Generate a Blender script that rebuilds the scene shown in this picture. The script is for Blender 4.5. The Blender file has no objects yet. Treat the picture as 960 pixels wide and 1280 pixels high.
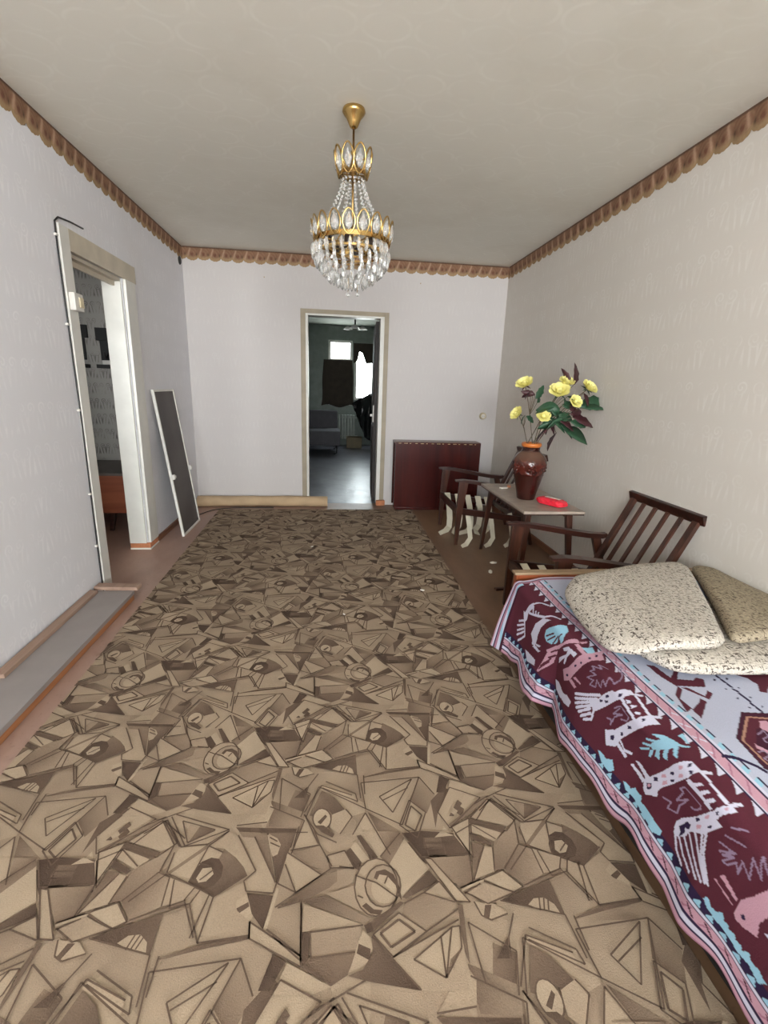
import bpy, bmesh, math, random
import numpy as np
from mathutils import Vector, Matrix

random.seed(7)
SC = bpy.context.scene
COL = SC.collection

# ------------------------------------------------------------------ camera
CAM_YAW, CAM_PITCH, CAM_ROLL = 0.1168, 0.2606, 0.0342
cam_d = bpy.data.cameras.new('camera'); cam = bpy.data.objects.new('camera', cam_d); COL.objects.link(cam)
fwd = Vector((math.sin(CAM_YAW)*math.cos(CAM_PITCH), math.cos(CAM_YAW)*math.cos(CAM_PITCH), -math.sin(CAM_PITCH)))
rgt = Vector((math.cos(CAM_YAW), -math.sin(CAM_YAW), 0)); upv = rgt.cross(fwd)
r2 = rgt*math.cos(CAM_ROLL) + upv*math.sin(CAM_ROLL); u2 = upv*math.cos(CAM_ROLL) - rgt*math.sin(CAM_ROLL)
M = Matrix((r2, u2, -fwd)).transposed().to_4x4(); M.translation = Vector((0, 0, 1.285))
cam.matrix_world = M
cam_d.sensor_fit = 'HORIZONTAL'; cam_d.sensor_width = 36.0; cam_d.lens = 588.35/960*36.0
cam_d.clip_start = 0.02; cam_d.clip_end = 200
SC.camera = cam

# ------------------------------------------------------------------ view, world, window light
SC.view_settings.view_transform = 'Standard'; SC.view_settings.look = 'None'
SC.view_settings.gamma = 1.0; SC.view_settings.use_curve_mapping = False
SC.view_settings.exposure = 2.18
SKY = 7.0
wd = bpy.data.worlds.new('overcast_sky'); SC.world = wd; wd.use_nodes = True
wn = wd.node_tree; wn.nodes.clear()
w_out = wn.nodes.new('ShaderNodeOutputWorld'); w_bg = wn.nodes.new('ShaderNodeBackground')
w_tc = wn.nodes.new('ShaderNodeTexCoord'); w_sep = wn.nodes.new('ShaderNodeSeparateXYZ'); w_rmp = wn.nodes.new('ShaderNodeValToRGB')
w_map = wn.nodes.new('ShaderNodeMapRange'); w_map.inputs['From Min'].default_value = -1; w_map.inputs['From Max'].default_value = 1
wn.links.new(w_tc.outputs['Generated'], w_sep.inputs[0]); wn.links.new(w_sep.outputs['Z'], w_map.inputs['Value'])
wn.links.new(w_map.outputs[0], w_rmp.inputs[0]); wn.links.new(w_rmp.outputs[0], w_bg.inputs[0]); wn.links.new(w_bg.outputs[0], w_out.inputs[0])
e = w_rmp.color_ramp.elements
e[0].position = 0.0; e[0].color = (.76, .78, .76, 1); e[1].position = 1.0; e[1].color = (.80, .89, 1.0, 1)
for pos, c in ((.485, (.93, .96, .95)), (.515, (.94, .98, 1.0)), (.7, (.88, .95, 1.0))):
    q = w_rmp.color_ramp.elements.new(pos); q.color = (*c, 1)
w_bg.inputs['Strength'].default_value = SKY

def portal(name, loc, rot, sx, sy):
    """sampling portal in a window opening: the light is the sky itself"""
    ld = bpy.data.lights.new(name, 'AREA'); ld.shape = 'RECTANGLE'; ld.size = sx; ld.size_y = sy
    ld.cycles.is_portal = True
    o = bpy.data.objects.new(name, ld); COL.objects.link(o); o.location = loc; o.rotation_euler = rot
    return o
# room's own windows (behind the photographer) and the windows of the room beyond
REAR_Y = -3.2
REAR_WINS = [(-1.30, 1.70, .80, 2.42)]
FAR_Y = 10.6
for (x0, x1, z0, z1) in REAR_WINS:
    portal('window_daylight', ((x0+x1)/2, REAR_Y-.06, (z0+z1)/2), (math.radians(90), 0, 0), x1-x0, z1-z0)
portal('far_window_daylight', (.20, FAR_Y+.06, 1.5), (math.radians(-90), 0, 0), .60, 1.3)
portal('added_hall_daylight', (-2.15, 1.14, 1.45), (math.radians(90), 0, 0), .5, .9)  # goes with the unseen hall window, added to brighten the hall
portal('far_balcony_daylight', (.72, FAR_Y+.06, 1.3), (math.radians(-90), 0, 0), .46, 1.5)

# ------------------------------------------------------------------ helpers: nodes
class NT:
    def __init__(s, m): s.t = m.node_tree; s.n = s.t.nodes; s.l = s.t.links
    def node(s, typ, **kw):
        n = s.n.new(typ)
        for k, v in kw.items(): setattr(n, k, v)
        return n
    def set(s, sock, v):
        if isinstance(v, bpy.types.NodeSocket): s.l.new(v, sock)
        elif v is not None: sock.default_value = v
    def math(s, op, a, b=None, c=None):
        n = s.node('ShaderNodeMath', operation=op)
        for i, v in enumerate((a, b, c)):
            if v is not None: s.set(n.inputs[i], v)
        return n.outputs[0]
    def mix(s, f, a, b, mode='MIX'):
        n = s.node('ShaderNodeMix', data_type='RGBA', blend_type=mode)
        s.set(n.inputs[0], f); s.set(n.inputs[6], a if isinstance(a, bpy.types.NodeSocket) else (*a, 1)); s.set(n.inputs[7], b if isinstance(b, bpy.types.NodeSocket) else (*b, 1))
        return n.outputs[2]
    def coord(s, kind='Object'): return s.node('ShaderNodeTexCoord').outputs[kind]
    def xyz(s, v):
        n = s.node('ShaderNodeSeparateXYZ'); s.l.new(v, n.inputs[0]); return n.outputs
    def comb(s, x, y, z=0.0):
        n = s.node('ShaderNodeCombineXYZ')
        for i, v in enumerate((x, y, z)): s.set(n.inputs[i], v)
        return n.outputs[0]
    def noise(s, vec, scale, detail=3, rough=.5, dist=0):
        n = s.node('ShaderNodeTexNoise'); s.l.new(vec, n.inputs['Vector'])
        n.inputs['Scale'].default_value = scale; n.inputs['Detail'].default_value = detail
        n.inputs['Roughness'].default_value = rough; n.inputs['Distortion'].default_value = dist
        return n.outputs['Fac']
    def scale(s, vec, v):
        n = s.node('ShaderNodeVectorMath', operation='MULTIPLY'); s.l.new(vec, n.inputs[0]); n.inputs[1].default_value = v
        return n.outputs[0]
    def ramp(s, f, *stops):
        n = s.node('ShaderNodeValToRGB'); s.l.new(f, n.inputs[0]); el = n.color_ramp.elements
        while len(el) < len(stops): el.new(.5)
        for q, (p, c) in zip(el, stops): q.position = p; q.color = (*c, 1)
        return n.outputs[0]
    def smooth(s, v, a, b):
        n = s.node('ShaderNodeMapRange', interpolation_type='SMOOTHSTEP'); s.l.new(v, n.inputs[0])
        n.inputs[1].default_value = a; n.inputs[2].default_value = b; return n.outputs[0]
    def bump(s, h, strength=.2, dist=.002):
        n = s.node('ShaderNodeBump'); s.l.new(h, n.inputs['Height']); n.inputs['Strength'].default_value = strength; n.inputs['Distance'].default_value = dist
        return n.outputs[0]

def srgb(r, g, b):
    f = lambda c: c/12.92 if c <= .04045 else ((c+.055)/1.055)**2.4
    return (f(r/255), f(g/255), f(b/255))

def new_mat(name, color=(.5, .5, .5), rough=.6, metal=0.0, spec=.5):
    m = bpy.data.materials.new(name); m.use_nodes = True
    b = m.node_tree.nodes['Principled BSDF']
    b.inputs['Base Color'].default_value = (*color, 1); b.inputs['Roughness'].default_value = rough
    b.inputs['Metallic'].default_value = metal; b.inputs['Specular IOR Level'].default_value = spec
    return m, b, NT(m)

def plain(name, color, rough=.6, metal=0.0, spec=.5, var=.12, vscale=9.0, bump=0.0, bscale=120.0):
    """solid colour with a little cloudy variation and optional fine relief"""
    m, b, t = new_mat(name, color, rough, metal, spec); co = t.coord()
    if var:
        f = t.noise(co, vscale, 4)
        c = t.ramp(f, (.3, tuple(x*(1-var) for x in color)), (.7, tuple(min(1, x*(1+var)) for x in color)))
        t.l.new(c, b.inputs['Base Color'])
    if bump:
        t.l.new(t.bump(t.noise(co, bscale, 3), bump, .002), b.inputs['Normal'])
    return m

def wood(name, dark, light, rough=.35, axis=0, scale=14.0, spec=.5):
    m, b, t = new_mat(name, light, rough, 0, spec)
    k = [scale]*3; k[axis] = scale*.08
    v = t.scale(t.coord(), tuple(k))
    n = t.noise(v, 1.6, 6, .6, .6)
    t.l.new(t.ramp(n, (.32, dark), (.68, light)), b.inputs['Base Color'])
    t.l.new(t.bump(n, .06, .001), b.inputs['Normal'])
    return m

def paper(name, base, line, a, bx, cw=.115, ch=.15, amount=1.0, stain=None, ovals=False):
    """embossed wallpaper: half-drop rows of little scrolls"""
    m, b, t = new_mat(name, base, .72, 0, .25)
    o = t.xyz(t.coord()); u, v = o[a], o[bx]
    vv = t.math('DIVIDE', v, ch); row = t.math('FLOOR', vv)
    uu = t.math('ADD', t.math('DIVIDE', u, cw), t.math('MULTIPLY', t.math('FLOORED_MODULO', row, 2.0), .5))
    fu = t.math('SUBTRACT', t.math('FRACT', uu), .5); fv = t.math('SUBTRACT', t.math('FRACT', vv), .5)
    au = t.math('SUBTRACT', t.math('ABSOLUTE', fu), .21); bv = t.math('SUBTRACT', fv, .16)
    r = t.math('SQRT', t.math('ADD', t.math('MULTIPLY', au, au), t.math('MULTIPLY', t.math('MULTIPLY', bv, bv), 1.7)))
    curl = t.math('MULTIPLY', t.smooth(t.math('SINE', t.math('ADD', t.math('MULTIPLY', r, 46.0), t.math('ARCTAN2', bv, au))), -.1, .8), t.smooth(r, .26, .18))
    stem = t.math('MULTIPLY', t.smooth(t.math('SINE', t.math('ADD', t.math('MULTIPLY', t.math('ABSOLUTE', fu), 27.0), t.math('MULTIPLY', fv, -5.0))), .2, .9), t.math('MULTIPLY', t.smooth(fv, .14, .0), t.smooth(fv, -.5, -.3)))
    oval = t.math('SQRT', t.math('ADD', t.math('MULTIPLY', fu, fu), t.math('MULTIPLY', fv, fv)))
    ring = t.math('MULTIPLY', t.smooth(oval, .38, .44), t.smooth(oval, .52, .46))
    s = ring if ovals else t.math('MAXIMUM', curl, stem)
    wob = t.smooth(t.noise(t.coord(), 9.0, 4, .6), .35, .7)
    f = t.math('MULTIPLY', s, t.math('MULTIPLY', wob, 1.3*amount))
    col = t.mix(f, base, line)
    cl = t.noise(t.coord(), 1.3, 5, .6)
    if stain: col = t.mix(t.math('MULTIPLY', t.smooth(cl, .45, .8), .5), col, stain)
    fine = t.noise(t.coord(), 260.0, 2)
    col = t.mix(t.math('MULTIPLY', fine, .08), col, tuple(x*.8 for x in base))
    t.l.new(col, b.inputs['Base Color'])
    h = t.math('ADD', s, t.math('MULTIPLY', fine, .4))
    t.l.new(t.bump(h, .10, .0010), b.inputs['Normal'])
    return m

def attr_mat(name, rough=.9, fine=300.0, amt=.25, bump=.3, spec=.2, cloud=.15):
    """colours come from the printed pattern stored on the mesh, plus weave and wear"""
    m, b, t = new_mat(name, (.5, .5, .5), rough, 0, spec)
    a = t.node('ShaderNodeVertexColor', layer_name='print'); co = t.coord()
    n = t.noise(co, fine, 2); c2 = t.noise(co, 6.0, 4)
    k = t.math('ADD', t.math('MULTIPLY', t.math('SUBTRACT', n, .5), amt*2), t.math('MULTIPLY', t.math('SUBTRACT', c2, .5), cloud*2))
    k = t.math('ADD', k, 1.0)
    g = t.node('ShaderNodeVectorMath', operation='SCALE'); t.l.new(a.outputs['Color'], g.inputs[0]); t.l.new(k, g.inputs['Scale'])
    t.l.new(g.outputs[0], b.inputs['Base Color'])
    if bump: t.l.new(t.bump(n, bump, .003), b.inputs['Normal'])
    return m

# ------------------------------------------------------------------ helpers: shapes
def box(bm, x0, x1, y0, y1, z0, z1, bev=0.0, seg=2):
    vs = [bm.verts.new(c) for c in ((x0,y0,z0),(x1,y0,z0),(x1,y1,z0),(x0,y1,z0),(x0,y0,z1),(x1,y0,z1),(x1,y1,z1),(x0,y1,z1))]
    fs = [bm.faces.new([vs[i] for i in q]) for q in ((3,2,1,0),(4,5,6,7),(0,1,5,4),(1,2,6,5),(2,3,7,6),(3,0,4,7))]
    if bev:
        es = list({e for f in fs for e in f.edges})
        bmesh.ops.bevel(bm, geom=es, offset=bev, segments=seg, affect='EDGES', profile=.7)
    return vs

def hexa(bm, a, b, bev=0.0):
    """solid between two quads a and b (4 points each, same winding)"""
    va = [bm.verts.new(p) for p in a]; vb = [bm.verts.new(p) for p in b]
    fs = [bm.faces.new(va[::-1]), bm.faces.new(vb)]
    for i in range(4):
        j = (i+1) % 4; fs.append(bm.faces.new((va[i], va[j], vb[j], vb[i])))
    bmesh.ops.recalc_face_normals(bm, faces=fs)
    if bev: bmesh.ops.bevel(bm, geom=list({e for f in fs for e in f.edges}), offset=bev, segments=2, affect='EDGES', profile=.7)

def bar(bm, p, q, w0, h0, w1=None, h1=None, up=(0, 0, 1), bev=0.0):
    """tapering square bar from p to q; w along side, h along up"""
    p, q = Vector(p), Vector(q); d = (q-p).normalized(); upq = Vector(up)
    s = d.cross(upq)
    if s.length < 1e-5: s = d.cross(Vector((1, 0, 0)))
    s.normalize(); n = s.cross(d).normalized()
    w1 = w0 if w1 is None else w1; h1 = h0 if h1 is None else h1
    qd = lambda c, w, h: [c+s*w/2+n*h/2, c-s*w/2+n*h/2, c-s*w/2-n*h/2, c+s*w/2-n*h/2]
    hexa(bm, qd(p, w0, h0), qd(q, w1, h1), bev)

def sweep(bm, pts, half, up=(0, 0, 1), closed_ends=True):
    """flat or square section (half = list of (half width, half height)) along a path"""
    pts = [Vector(p) for p in pts]; rings = []
    for i, p in enumerate(pts):
        d = (pts[min(i+1, len(pts)-1)] - pts[max(i-1, 0)]).normalized()
        s = d.cross(Vector(up))
        if s.length < 1e-5: s = Vector((1, 0, 0))
        s.normalize(); n = s.cross(d).normalized(); w, h = half[min(i, len(half)-1)]
        rings.append([bm.verts.new(p + s*a*w + n*b*h) for a, b in ((1,1),(-1,1),(-1,-1),(1,-1))])
    for a, b in zip(rings, rings[1:]):
        for i in range(4):
            j = (i+1) % 4; bm.faces.new((a[i], a[j], b[j], b[i]))
    if closed_ends: bm.faces.new(rings[0][::-1]); bm.faces.new(rings[-1])
    bmesh.ops.recalc_face_normals(bm, faces=bm.faces[:])

def tube(bm, pts, rad, n=8, cap=True):
    pts = [Vector(p) for p in pts]; rings = []; prev = None
    for i, p in enumerate(pts):
        d = (pts[min(i+1, len(pts)-1)] - pts[max(i-1, 0)]).normalized()
        if prev is None:
            s = d.cross(Vector((0, 0, 1)))
            if s.length < 1e-3: s = d.cross(Vector((1, 0, 0)))
        else: s = prev - d*prev.dot(d)
        s.normalize(); prev = s; t = d.cross(s)
        r = rad[i] if isinstance(rad, (list, tuple)) else rad
        rings.append([bm.verts.new(p + (s*math.cos(k*2*math.pi/n) + t*math.sin(k*2*math.pi/n))*r) for k in range(n)])
    for a, b in zip(rings, rings[1:]):
        for i in range(n):
            j = (i+1) % n; bm.faces.new((a[i], a[j], b[j], b[i]))
    if cap: bm.faces.new(rings[0][::-1]); bm.faces.new(rings[-1])
    bmesh.ops.recalc_face_normals(bm, faces=bm.faces[:])

def lathe(bm, prof, n=24, c=(0, 0, 0), caps=True):
    rings = []
    for r, z in prof:
        rings.append([bm.verts.new((c[0]+r*math.cos(k*2*math.pi/n), c[1]+r*math.sin(k*2*math.pi/n), c[2]+z)) for k in range(n)])
    for a, b in zip(rings, rings[1:]):
        for i in range(n):
            j = (i+1) % n; bm.faces.new((a[i], a[j], b[j], b[i]))
    if caps: bm.faces.new(rings[0][::-1]); bm.faces.new(rings[-1])
    bmesh.ops.recalc_face_normals(bm, faces=bm.faces[:])

def obj(name, bm, mat, parent=None, smooth=False):
    me = bpy.data.meshes.new(name); bm.to_mesh(me); bm.free()
    me.materials.append(mat)
    if smooth:
        for p in me.polygons: p.use_smooth = True
    o = bpy.data.objects.new(name, me); COL.objects.link(o)
    if parent is not None: o.parent = parent
    return o

def B(): return bmesh.new()

def part(name, mat, parent, fn, *a, smooth=False, **k):
    bm = B(); fn(bm, *a, **k); return obj(name, bm, mat, parent, smooth)

def tag(o, label, cat, group=None):
    o['label'] = label; o['category'] = cat
    if group: o['group'] = group
    return o

def thing(name, label, cat, loc=(0, 0, 0), rz=0.0, group=None):
    o = bpy.data.objects.new(name, None); COL.objects.link(o); o.empty_display_size = .05
    o.location = loc; o.rotation_euler = (0, 0, rz)
    return tag(o, label, cat, group)

def struct(o): o['kind'] = 'structure'; return o

def copy_tree(o, parent=None):
    c = o.copy(); COL.objects.link(c)
    if parent is not None: c.parent = parent
    for ch in list(o.children): copy_tree(ch, c)
    return c

def shared(name, src, parent, loc, rot=(0, 0, 0), sc=(1, 1, 1)):
    o = bpy.data.objects.new(name, src.data); COL.objects.link(o); o.parent = parent
    o.location = loc; o.rotation_euler = rot; o.scale = sc
    return o

# ------------------------------------------------------------------ woven and printed patterns
# rug repeat in metres on the floor: (tone 0 dark .. 5 light, shading, outline); lines: (width, path)
RUG_FILLS = [
(3.5,.4,[(-.388,1.656),(-.395,1.756),(-.327,1.773),(-.2,1.765),(-.282,1.591)]),
(4.2,0,[(-.341,1.697),(-.235,1.76),(-.263,1.698),(-.305,1.636)]),
(4.1,0,[(-.29,1.591),(-.247,1.677),(-.203,1.629),(-.243,1.546)]),
(2.2,.9,[(-.244,1.684),(-.2,1.765),(-.162,1.692),(-.199,1.629)]),
(1.2,0,[(-.178,1.673),(-.124,1.724),(-.106,1.709),(-.165,1.626),(-.182,1.578)]),
(4.1,.2,[(-.165,1.626),(-.106,1.716),(-.016,1.669),(-.14,1.569)]),
(1.2,0,[(-.111,1.61),(-.092,1.65),(-.078,1.636),(-.096,1.596)]),
(4.4,0,[(-.115,1.6),(-.105,1.622),(-.092,1.609),(-.101,1.591)]),
(2,0,[(-.139,1.563),(.002,1.661),(.011,1.647),(-.122,1.552)]),
(.8,.5,[(-.291,1.544),(-.241,1.529),(-.179,1.554),(-.1,1.467),(-.233,1.471)]),
(1.5,0,[(-.225,1.528),(-.172,1.524),(-.172,1.485),(-.22,1.488)]),
(4.4,0,[(-.184,1.525),(-.157,1.582),(-.129,1.533)]),
(3.7,.4,[(.011,1.66),(.07,1.585),(.027,1.546),(-.065,1.576)]),
(4.2,0,[(-.13,1.55),(-.074,1.576),(-.097,1.474)]),
(3.6,.3,[(-.57,1.641),(-.531,1.743),(-.512,1.77),(-.389,1.68),(-.391,1.648),(-.446,1.632),(-.463,1.672),(-.522,1.722)]),
(4.2,0,[(-.523,1.743),(-.501,1.762),(-.417,1.715),(-.415,1.684)]),
(4.1,0,[(-.432,1.571),(-.39,1.641),(-.329,1.501),(-.361,1.477),(-.399,1.569)]),
(2,.9,[(-.382,1.647),(-.278,1.566),(-.33,1.507)]),
(2.3,.7,[(-.688,1.598),(-.683,1.686),(-.616,1.656),(-.575,1.629),(-.61,1.527),(-.595,1.588)]),
(3.4,0,[(-.738,1.703),(-.672,1.78),(-.683,1.686),(-.691,1.606)]),
(1.5,.6,[(-.636,1.67),(-.61,1.748),(-.561,1.724),(-.589,1.648)]),
(4,0,[(-.472,1.192),(-.461,1.199),(-.292,1.135),(-.329,1.097),(-.406,1.093)]),
(2.9,0,[(-.435,1.175),(-.333,1.138),(-.402,1.103)]),
(1.5,.5,[(-.333,1.138),(-.38,1.159),(-.402,1.103)]),
(4,0,[(-.543,1.165),(-.488,1.193),(-.481,1.182),(-.534,1.14)]),
(3.4,.4,[(-.531,1.133),(-.48,1.18),(-.423,1.093),(-.519,1.1)]),
(2.1,.8,[(-.182,1.231),(-.077,1.18),(-.09,1.129),(-.18,1.14)]),
(3.8,0,[(-.273,1.147),(-.188,1.232),(-.171,1.199),(-.185,1.151)]),
(.7,.6,[(-.275,1.144),(-.096,1.126),(-.108,1.067),(-.181,1.073),(-.24,1.103)]),
(3.4,0,[(-.254,1.111),(-.217,1.111),(-.19,1.074),(-.236,1.077)]),
(4,0,[(-.18,1.112),(-.155,1.113),(-.137,1.069),(-.169,1.072)]),
(3.8,.3,[(-.075,1.168),(-.031,1.061),(-.098,1.066)]),
(3.7,0,[(-.329,1.097),(-.291,1.131),(-.236,1.077),(-.339,1.086)]),
(3.6,0,[(.002,1.709),(.094,1.761),(.09,1.649),(.07,1.585),(.011,1.66)]),
(4,0,[(-.419,1.091),(-.346,1.094),(-.431,1.019),(-.427,1.07)]),
(4,0,[(-.338,1.087),(-.293,1.071),(-.313,1.042),(-.367,.988),(-.428,1.018)]),
(2,0,[(-.432,1.022),(-.346,1.095),(-.337,1.088),(-.427,1.014)]),
(1.4,.5,[(-.295,1.079),(-.257,1.049),(-.231,1.02),(-.219,.998),(-.294,.949),(-.331,.967),(-.339,1.008),(-.303,1.05)]),
(.6,0,[(-.367,.988),(-.363,1.016),(-.348,1.045),(-.325,1.055),(-.303,1.05),(-.287,1.027),(-.286,.998),(-.301,.977),(-.329,.968),(-.354,.973)]),
(4.6,0,[(-.351,1),(-.341,1.026),(-.318,1.027),(-.308,1.008),(-.323,.99),(-.342,.988)]),
(3.6,.4,[(-.335,1.086),(-.291,1.131),(-.263,1.115),(-.197,1.005),(-.217,.995),(-.231,1.02),(-.257,1.049),(-.295,1.079)]),
(2,.6,[(-.264,1.129),(-.183,1.119),(-.172,1.081),(-.141,.969),(-.203,1.084),(-.215,1.106),(-.25,1.111)]),
(3.7,.4,[(-.25,1.111),(-.215,1.106),(-.141,.969),(-.144,.942),(-.214,.953),(-.224,.98),(-.197,1.005)]),
(1.2,.9,[(-.177,1.119),(-.098,1.116),(-.117,1.044),(-.138,.966),(-.158,1.041)]),
(4,0,[(-.176,1.115),(-.15,1.099),(-.138,1.078),(-.144,1.05),(-.157,1.044),(-.172,1.081)]),
(.5,0,[(-.211,.95),(-.144,.938),(-.159,.861),(-.191,.899)]),
(4,0,[(-.224,.964),(-.237,.944),(-.233,.918),(-.22,.894),(-.197,.884),(-.185,.884),(-.212,.95)]),
(.8,0,[(-.231,.915),(-.204,.928),(-.2,.917),(-.224,.902)]),
(4.5,0,[(-.137,.958),(-.13,.954),(-.15,.859),(-.158,.862)]),
(3.4,.5,[(-.294,.946),(-.227,.979),(-.213,.947),(-.235,.933),(-.232,.912),(-.194,.883),(-.189,.851),(-.307,.843)]),
(3.6,.3,[(-.331,.967),(-.294,.946),(-.307,.843),(-.349,.933)]),
(2.4,0,[(-.347,.936),(-.343,.928),(-.468,.894),(-.463,.9)]),
(3.2,.5,[(-.406,.999),(-.331,.967),(-.349,.935),(-.396,.926)]),
(2.8,.9,[(-.43,1.016),(-.406,.999),(-.396,.926),(-.469,.896),(-.503,.951)]),
(1.2,0,[(-.389,.82),(-.306,.841),(-.189,.851),(-.187,.843),(-.294,.831),(-.381,.818)]),
(4,.2,[(-.193,.879),(-.066,.796),(-.063,.774),(-.188,.842)]),
(.4,.8,[(-.129,.806),(-.098,.79),(-.129,.738),(-.153,.74)]),
(3.9,0,[(-.118,1.051),(-.02,.979),(-.083,.939),(-.12,1.017)]),
(2.4,.6,[(-.106,1.053),(-.027,1.066),(.007,1),(-.02,.979)]),
(1.6,.7,[(-.129,.906),(-.077,.939),(.007,.997),(.021,.993),(.021,.961),(.001,.946),(-.07,.917),(-.129,.905)]),
(3.3,0,[(-.006,1.032),(.043,1.043),(.068,.992),(.003,.996)]),
(.6,0,[(.046,1.041),(.06,1.052),(.09,1.009),(.08,.985),(.071,.992)]),
(4.3,0,[(.06,1.052),(.075,1.071),(.112,1.013),(.09,1.006)]),
(.6,0,[(.079,1.088),(.092,1.09),(.136,1.017),(.115,1.013)]),
(4,.4,[(.096,1.101),(.144,1.097),(.164,1.044),(.142,1.017),(.136,1.017)]),
(2,0,[(.142,1.017),(.207,1.085),(.218,1.07),(.164,.99)]),
(2.2,.7,[(.144,1.097),(.208,1.092),(.164,1.044)]),
(4.4,0,[(.16,.988),(.218,1.067),(.27,.973),(.188,.908),(.177,.957)]),
(.8,.6,[(.188,.906),(.272,.969),(.291,.938),(.198,.902)]),
(3.2,.3,[(-.008,.93),(.066,.946),(.07,.918),(.09,.875)]),
(1.8,.9,[(-.068,.917),(-.01,.928),(.102,.861),(.083,.851)]),
(3.6,.5,[(-.065,.911),(.08,.851),(-.064,.847)]),
(3.9,0,[(.18,.93),(.172,.902),(.157,.881),(.137,.868),(.116,.865),(.096,.871),(.079,.888),(.069,.911),(.066,.939),(.072,.968),(.086,.992),(.106,1.008),(.13,1.013),(.152,1.005),(.17,.985),(.179,.959)]),
(.7,0,[(.083,.893),(.094,.9),(.112,.883),(.134,.879),(.127,.868),(.103,.874)]),
(2.9,0,[(.188,.933),(.182,.913),(.169,.897),(.153,.887),(.136,.885),(.119,.89),(.105,.902),(.097,.92),(.094,.941),(.1,.962),(.111,.979),(.128,.991),(.147,.994),(.165,.987),(.18,.974),(.188,.954)]),
(4.2,0,[(.18,.928),(.176,.914),(.167,.902),(.155,.895),(.141,.894),(.128,.897),(.118,.906),(.111,.919),(.11,.934),(.114,.949),(.123,.961),(.135,.969),(.15,.971),(.163,.966),(.174,.957),(.18,.943)]),
(.7,0,[(.119,.961),(.127,.978),(.151,.982),(.173,.966),(.185,.93),(.186,.898),(.18,.909),(.175,.937),(.155,.964),(.135,.969),(.127,.955)]),
(1.1,0,[(.088,.848),(.181,.896),(.191,.892),(.105,.832)]),
(.4,0,[(.085,.848),(.102,.852),(.108,.834),(.092,.831)]),
(3.9,0,[(.105,.825),(.174,.868),(.236,.821),(.148,.775)]),
(2.6,.5,[(.191,.889),(.246,.911),(.322,.881),(.321,.865),(.237,.826),(.182,.865)]),
(3.6,0,[(.246,.911),(.292,.936),(.322,.881)]),
(3.6,.4,[(.148,.775),(.32,.84),(.317,.771),(.307,.699),(.197,.708)]),
(4.2,0,[(.195,.766),(.268,.807),(.299,.825),(.319,.826),(.312,.78),(.262,.725)]),
(2,0,[(.312,.78),(.262,.725),(.281,.761)]),
(1,.9,[(.102,.826),(.148,.773),(.202,.708),(.099,.732),(.042,.749),(.077,.758),(.102,.79)]),
(4,0,[(.082,.837),(.099,.821),(.102,.798),(.088,.772),(.062,.759),(.048,.761),(.058,.785),(.07,.815)]),
(.6,0,[(.07,.81),(.097,.797),(.095,.773),(.064,.791)]),
(.5,0,[(-.066,.847),(-.048,.843),(-.046,.79),(-.062,.774)]),
(2.7,.4,[(-.046,.843),(.083,.848),(.061,.793),(-.041,.789)]),
(1.4,.6,[(-.062,.774),(-.046,.79),(.061,.791),(.042,.751),(.006,.734)]),
(4,.2,[(-.094,.786),(.004,.733),(-.038,.721),(-.122,.729)]),
(.4,0,[(-.131,.806),(-.097,.788),(-.124,.752)]),
(.5,.5,[(.214,1.084),(.273,1.087),(.375,1.071),(.397,1.006),(.258,1.007)]),
(1.4,0,[(.275,1.065),(.326,1.061),(.325,1.028),(.271,1.029)]),
(4.3,0,[(.307,1.063),(.331,1.082),(.366,1.065)]),
(2.2,.8,[(.276,1.003),(.395,1.001),(.379,.928),(.345,.914)]),
(4,0,[(.263,1.004),(.284,.999),(.361,.878),(.326,.883)]),
(1.3,0,[(.327,.878),(.34,.874),(.322,.745),(.317,.771)]),
(1,0,[(.426,1.118),(.533,1.08),(.51,1.062),(.424,1.1)]),
(4,0,[(.424,1.1),(.51,1.062),(.481,1.037),(.42,1.073)]),
(.7,0,[(.415,1.07),(.473,1.034),(.464,1.025),(.413,1.049)]),
(1.6,.6,[(.41,1.039),(.446,1.03),(.387,.932)]),
(4,0,[(.445,1.026),(.468,1.018),(.451,.95),(.391,.935)]),
(2.3,.7,[(.477,1.034),(.561,1.091),(.549,1.025),(.477,.954),(.452,.953)]),
(3.8,0,[(.433,1.12),(.505,1.181),(.564,1.098),(.534,1.082)]),
(2,0,[(.357,1.1),(.484,1.183),(.509,1.181),(.365,1.092)]),
(4.1,0,[(.365,1.092),(.426,1.117),(.396,1.004),(.367,1.063)]),
(1,0,[(.367,1.129),(.409,1.185),(.42,1.172),(.381,1.128)]),
(4.2,0,[(.375,1.142),(.388,1.158),(.399,1.145),(.385,1.131)]),
(4.2,0,[(.347,.916),(.412,.933),(.416,.927),(.348,.907)]),
(3.3,.4,[(.353,.904),(.412,.924),(.481,.89),(.406,.87)]),
(4.4,0,[(.415,.933),(.473,.951),(.513,.904),(.484,.892)]),
(2.4,1,[(.48,.954),(.547,1.022),(.58,1.006),(.583,.933),(.517,.907)]),
(3.5,0,[(.583,1.005),(.653,.974),(.635,.944),(.583,.933)]),
(2,0,[(.517,.907),(.638,.943),(.636,.932),(.511,.899)]),
(.8,.6,[(.44,.875),(.592,.918),(.593,.828)]),
(4,0,[(.509,.859),(.529,.873),(.556,.873),(.577,.855),(.582,.834),(.542,.843)]),
(4,0,[(.371,.878),(.381,.844),(.402,.832),(.437,.837),(.448,.843),(.423,.868)]),
(.9,0,[(.397,.868),(.414,.867),(.397,.835),(.386,.843)]),
(.5,0,[(.429,.792),(.418,.749),(.388,.751)]),
(1.3,.5,[(-.025,1.253),(.016,1.224),(.049,1.174),(.009,1.162),(-.004,1.178),(-.027,1.184),(-.047,1.159),(-.06,1.164)]),
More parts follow.
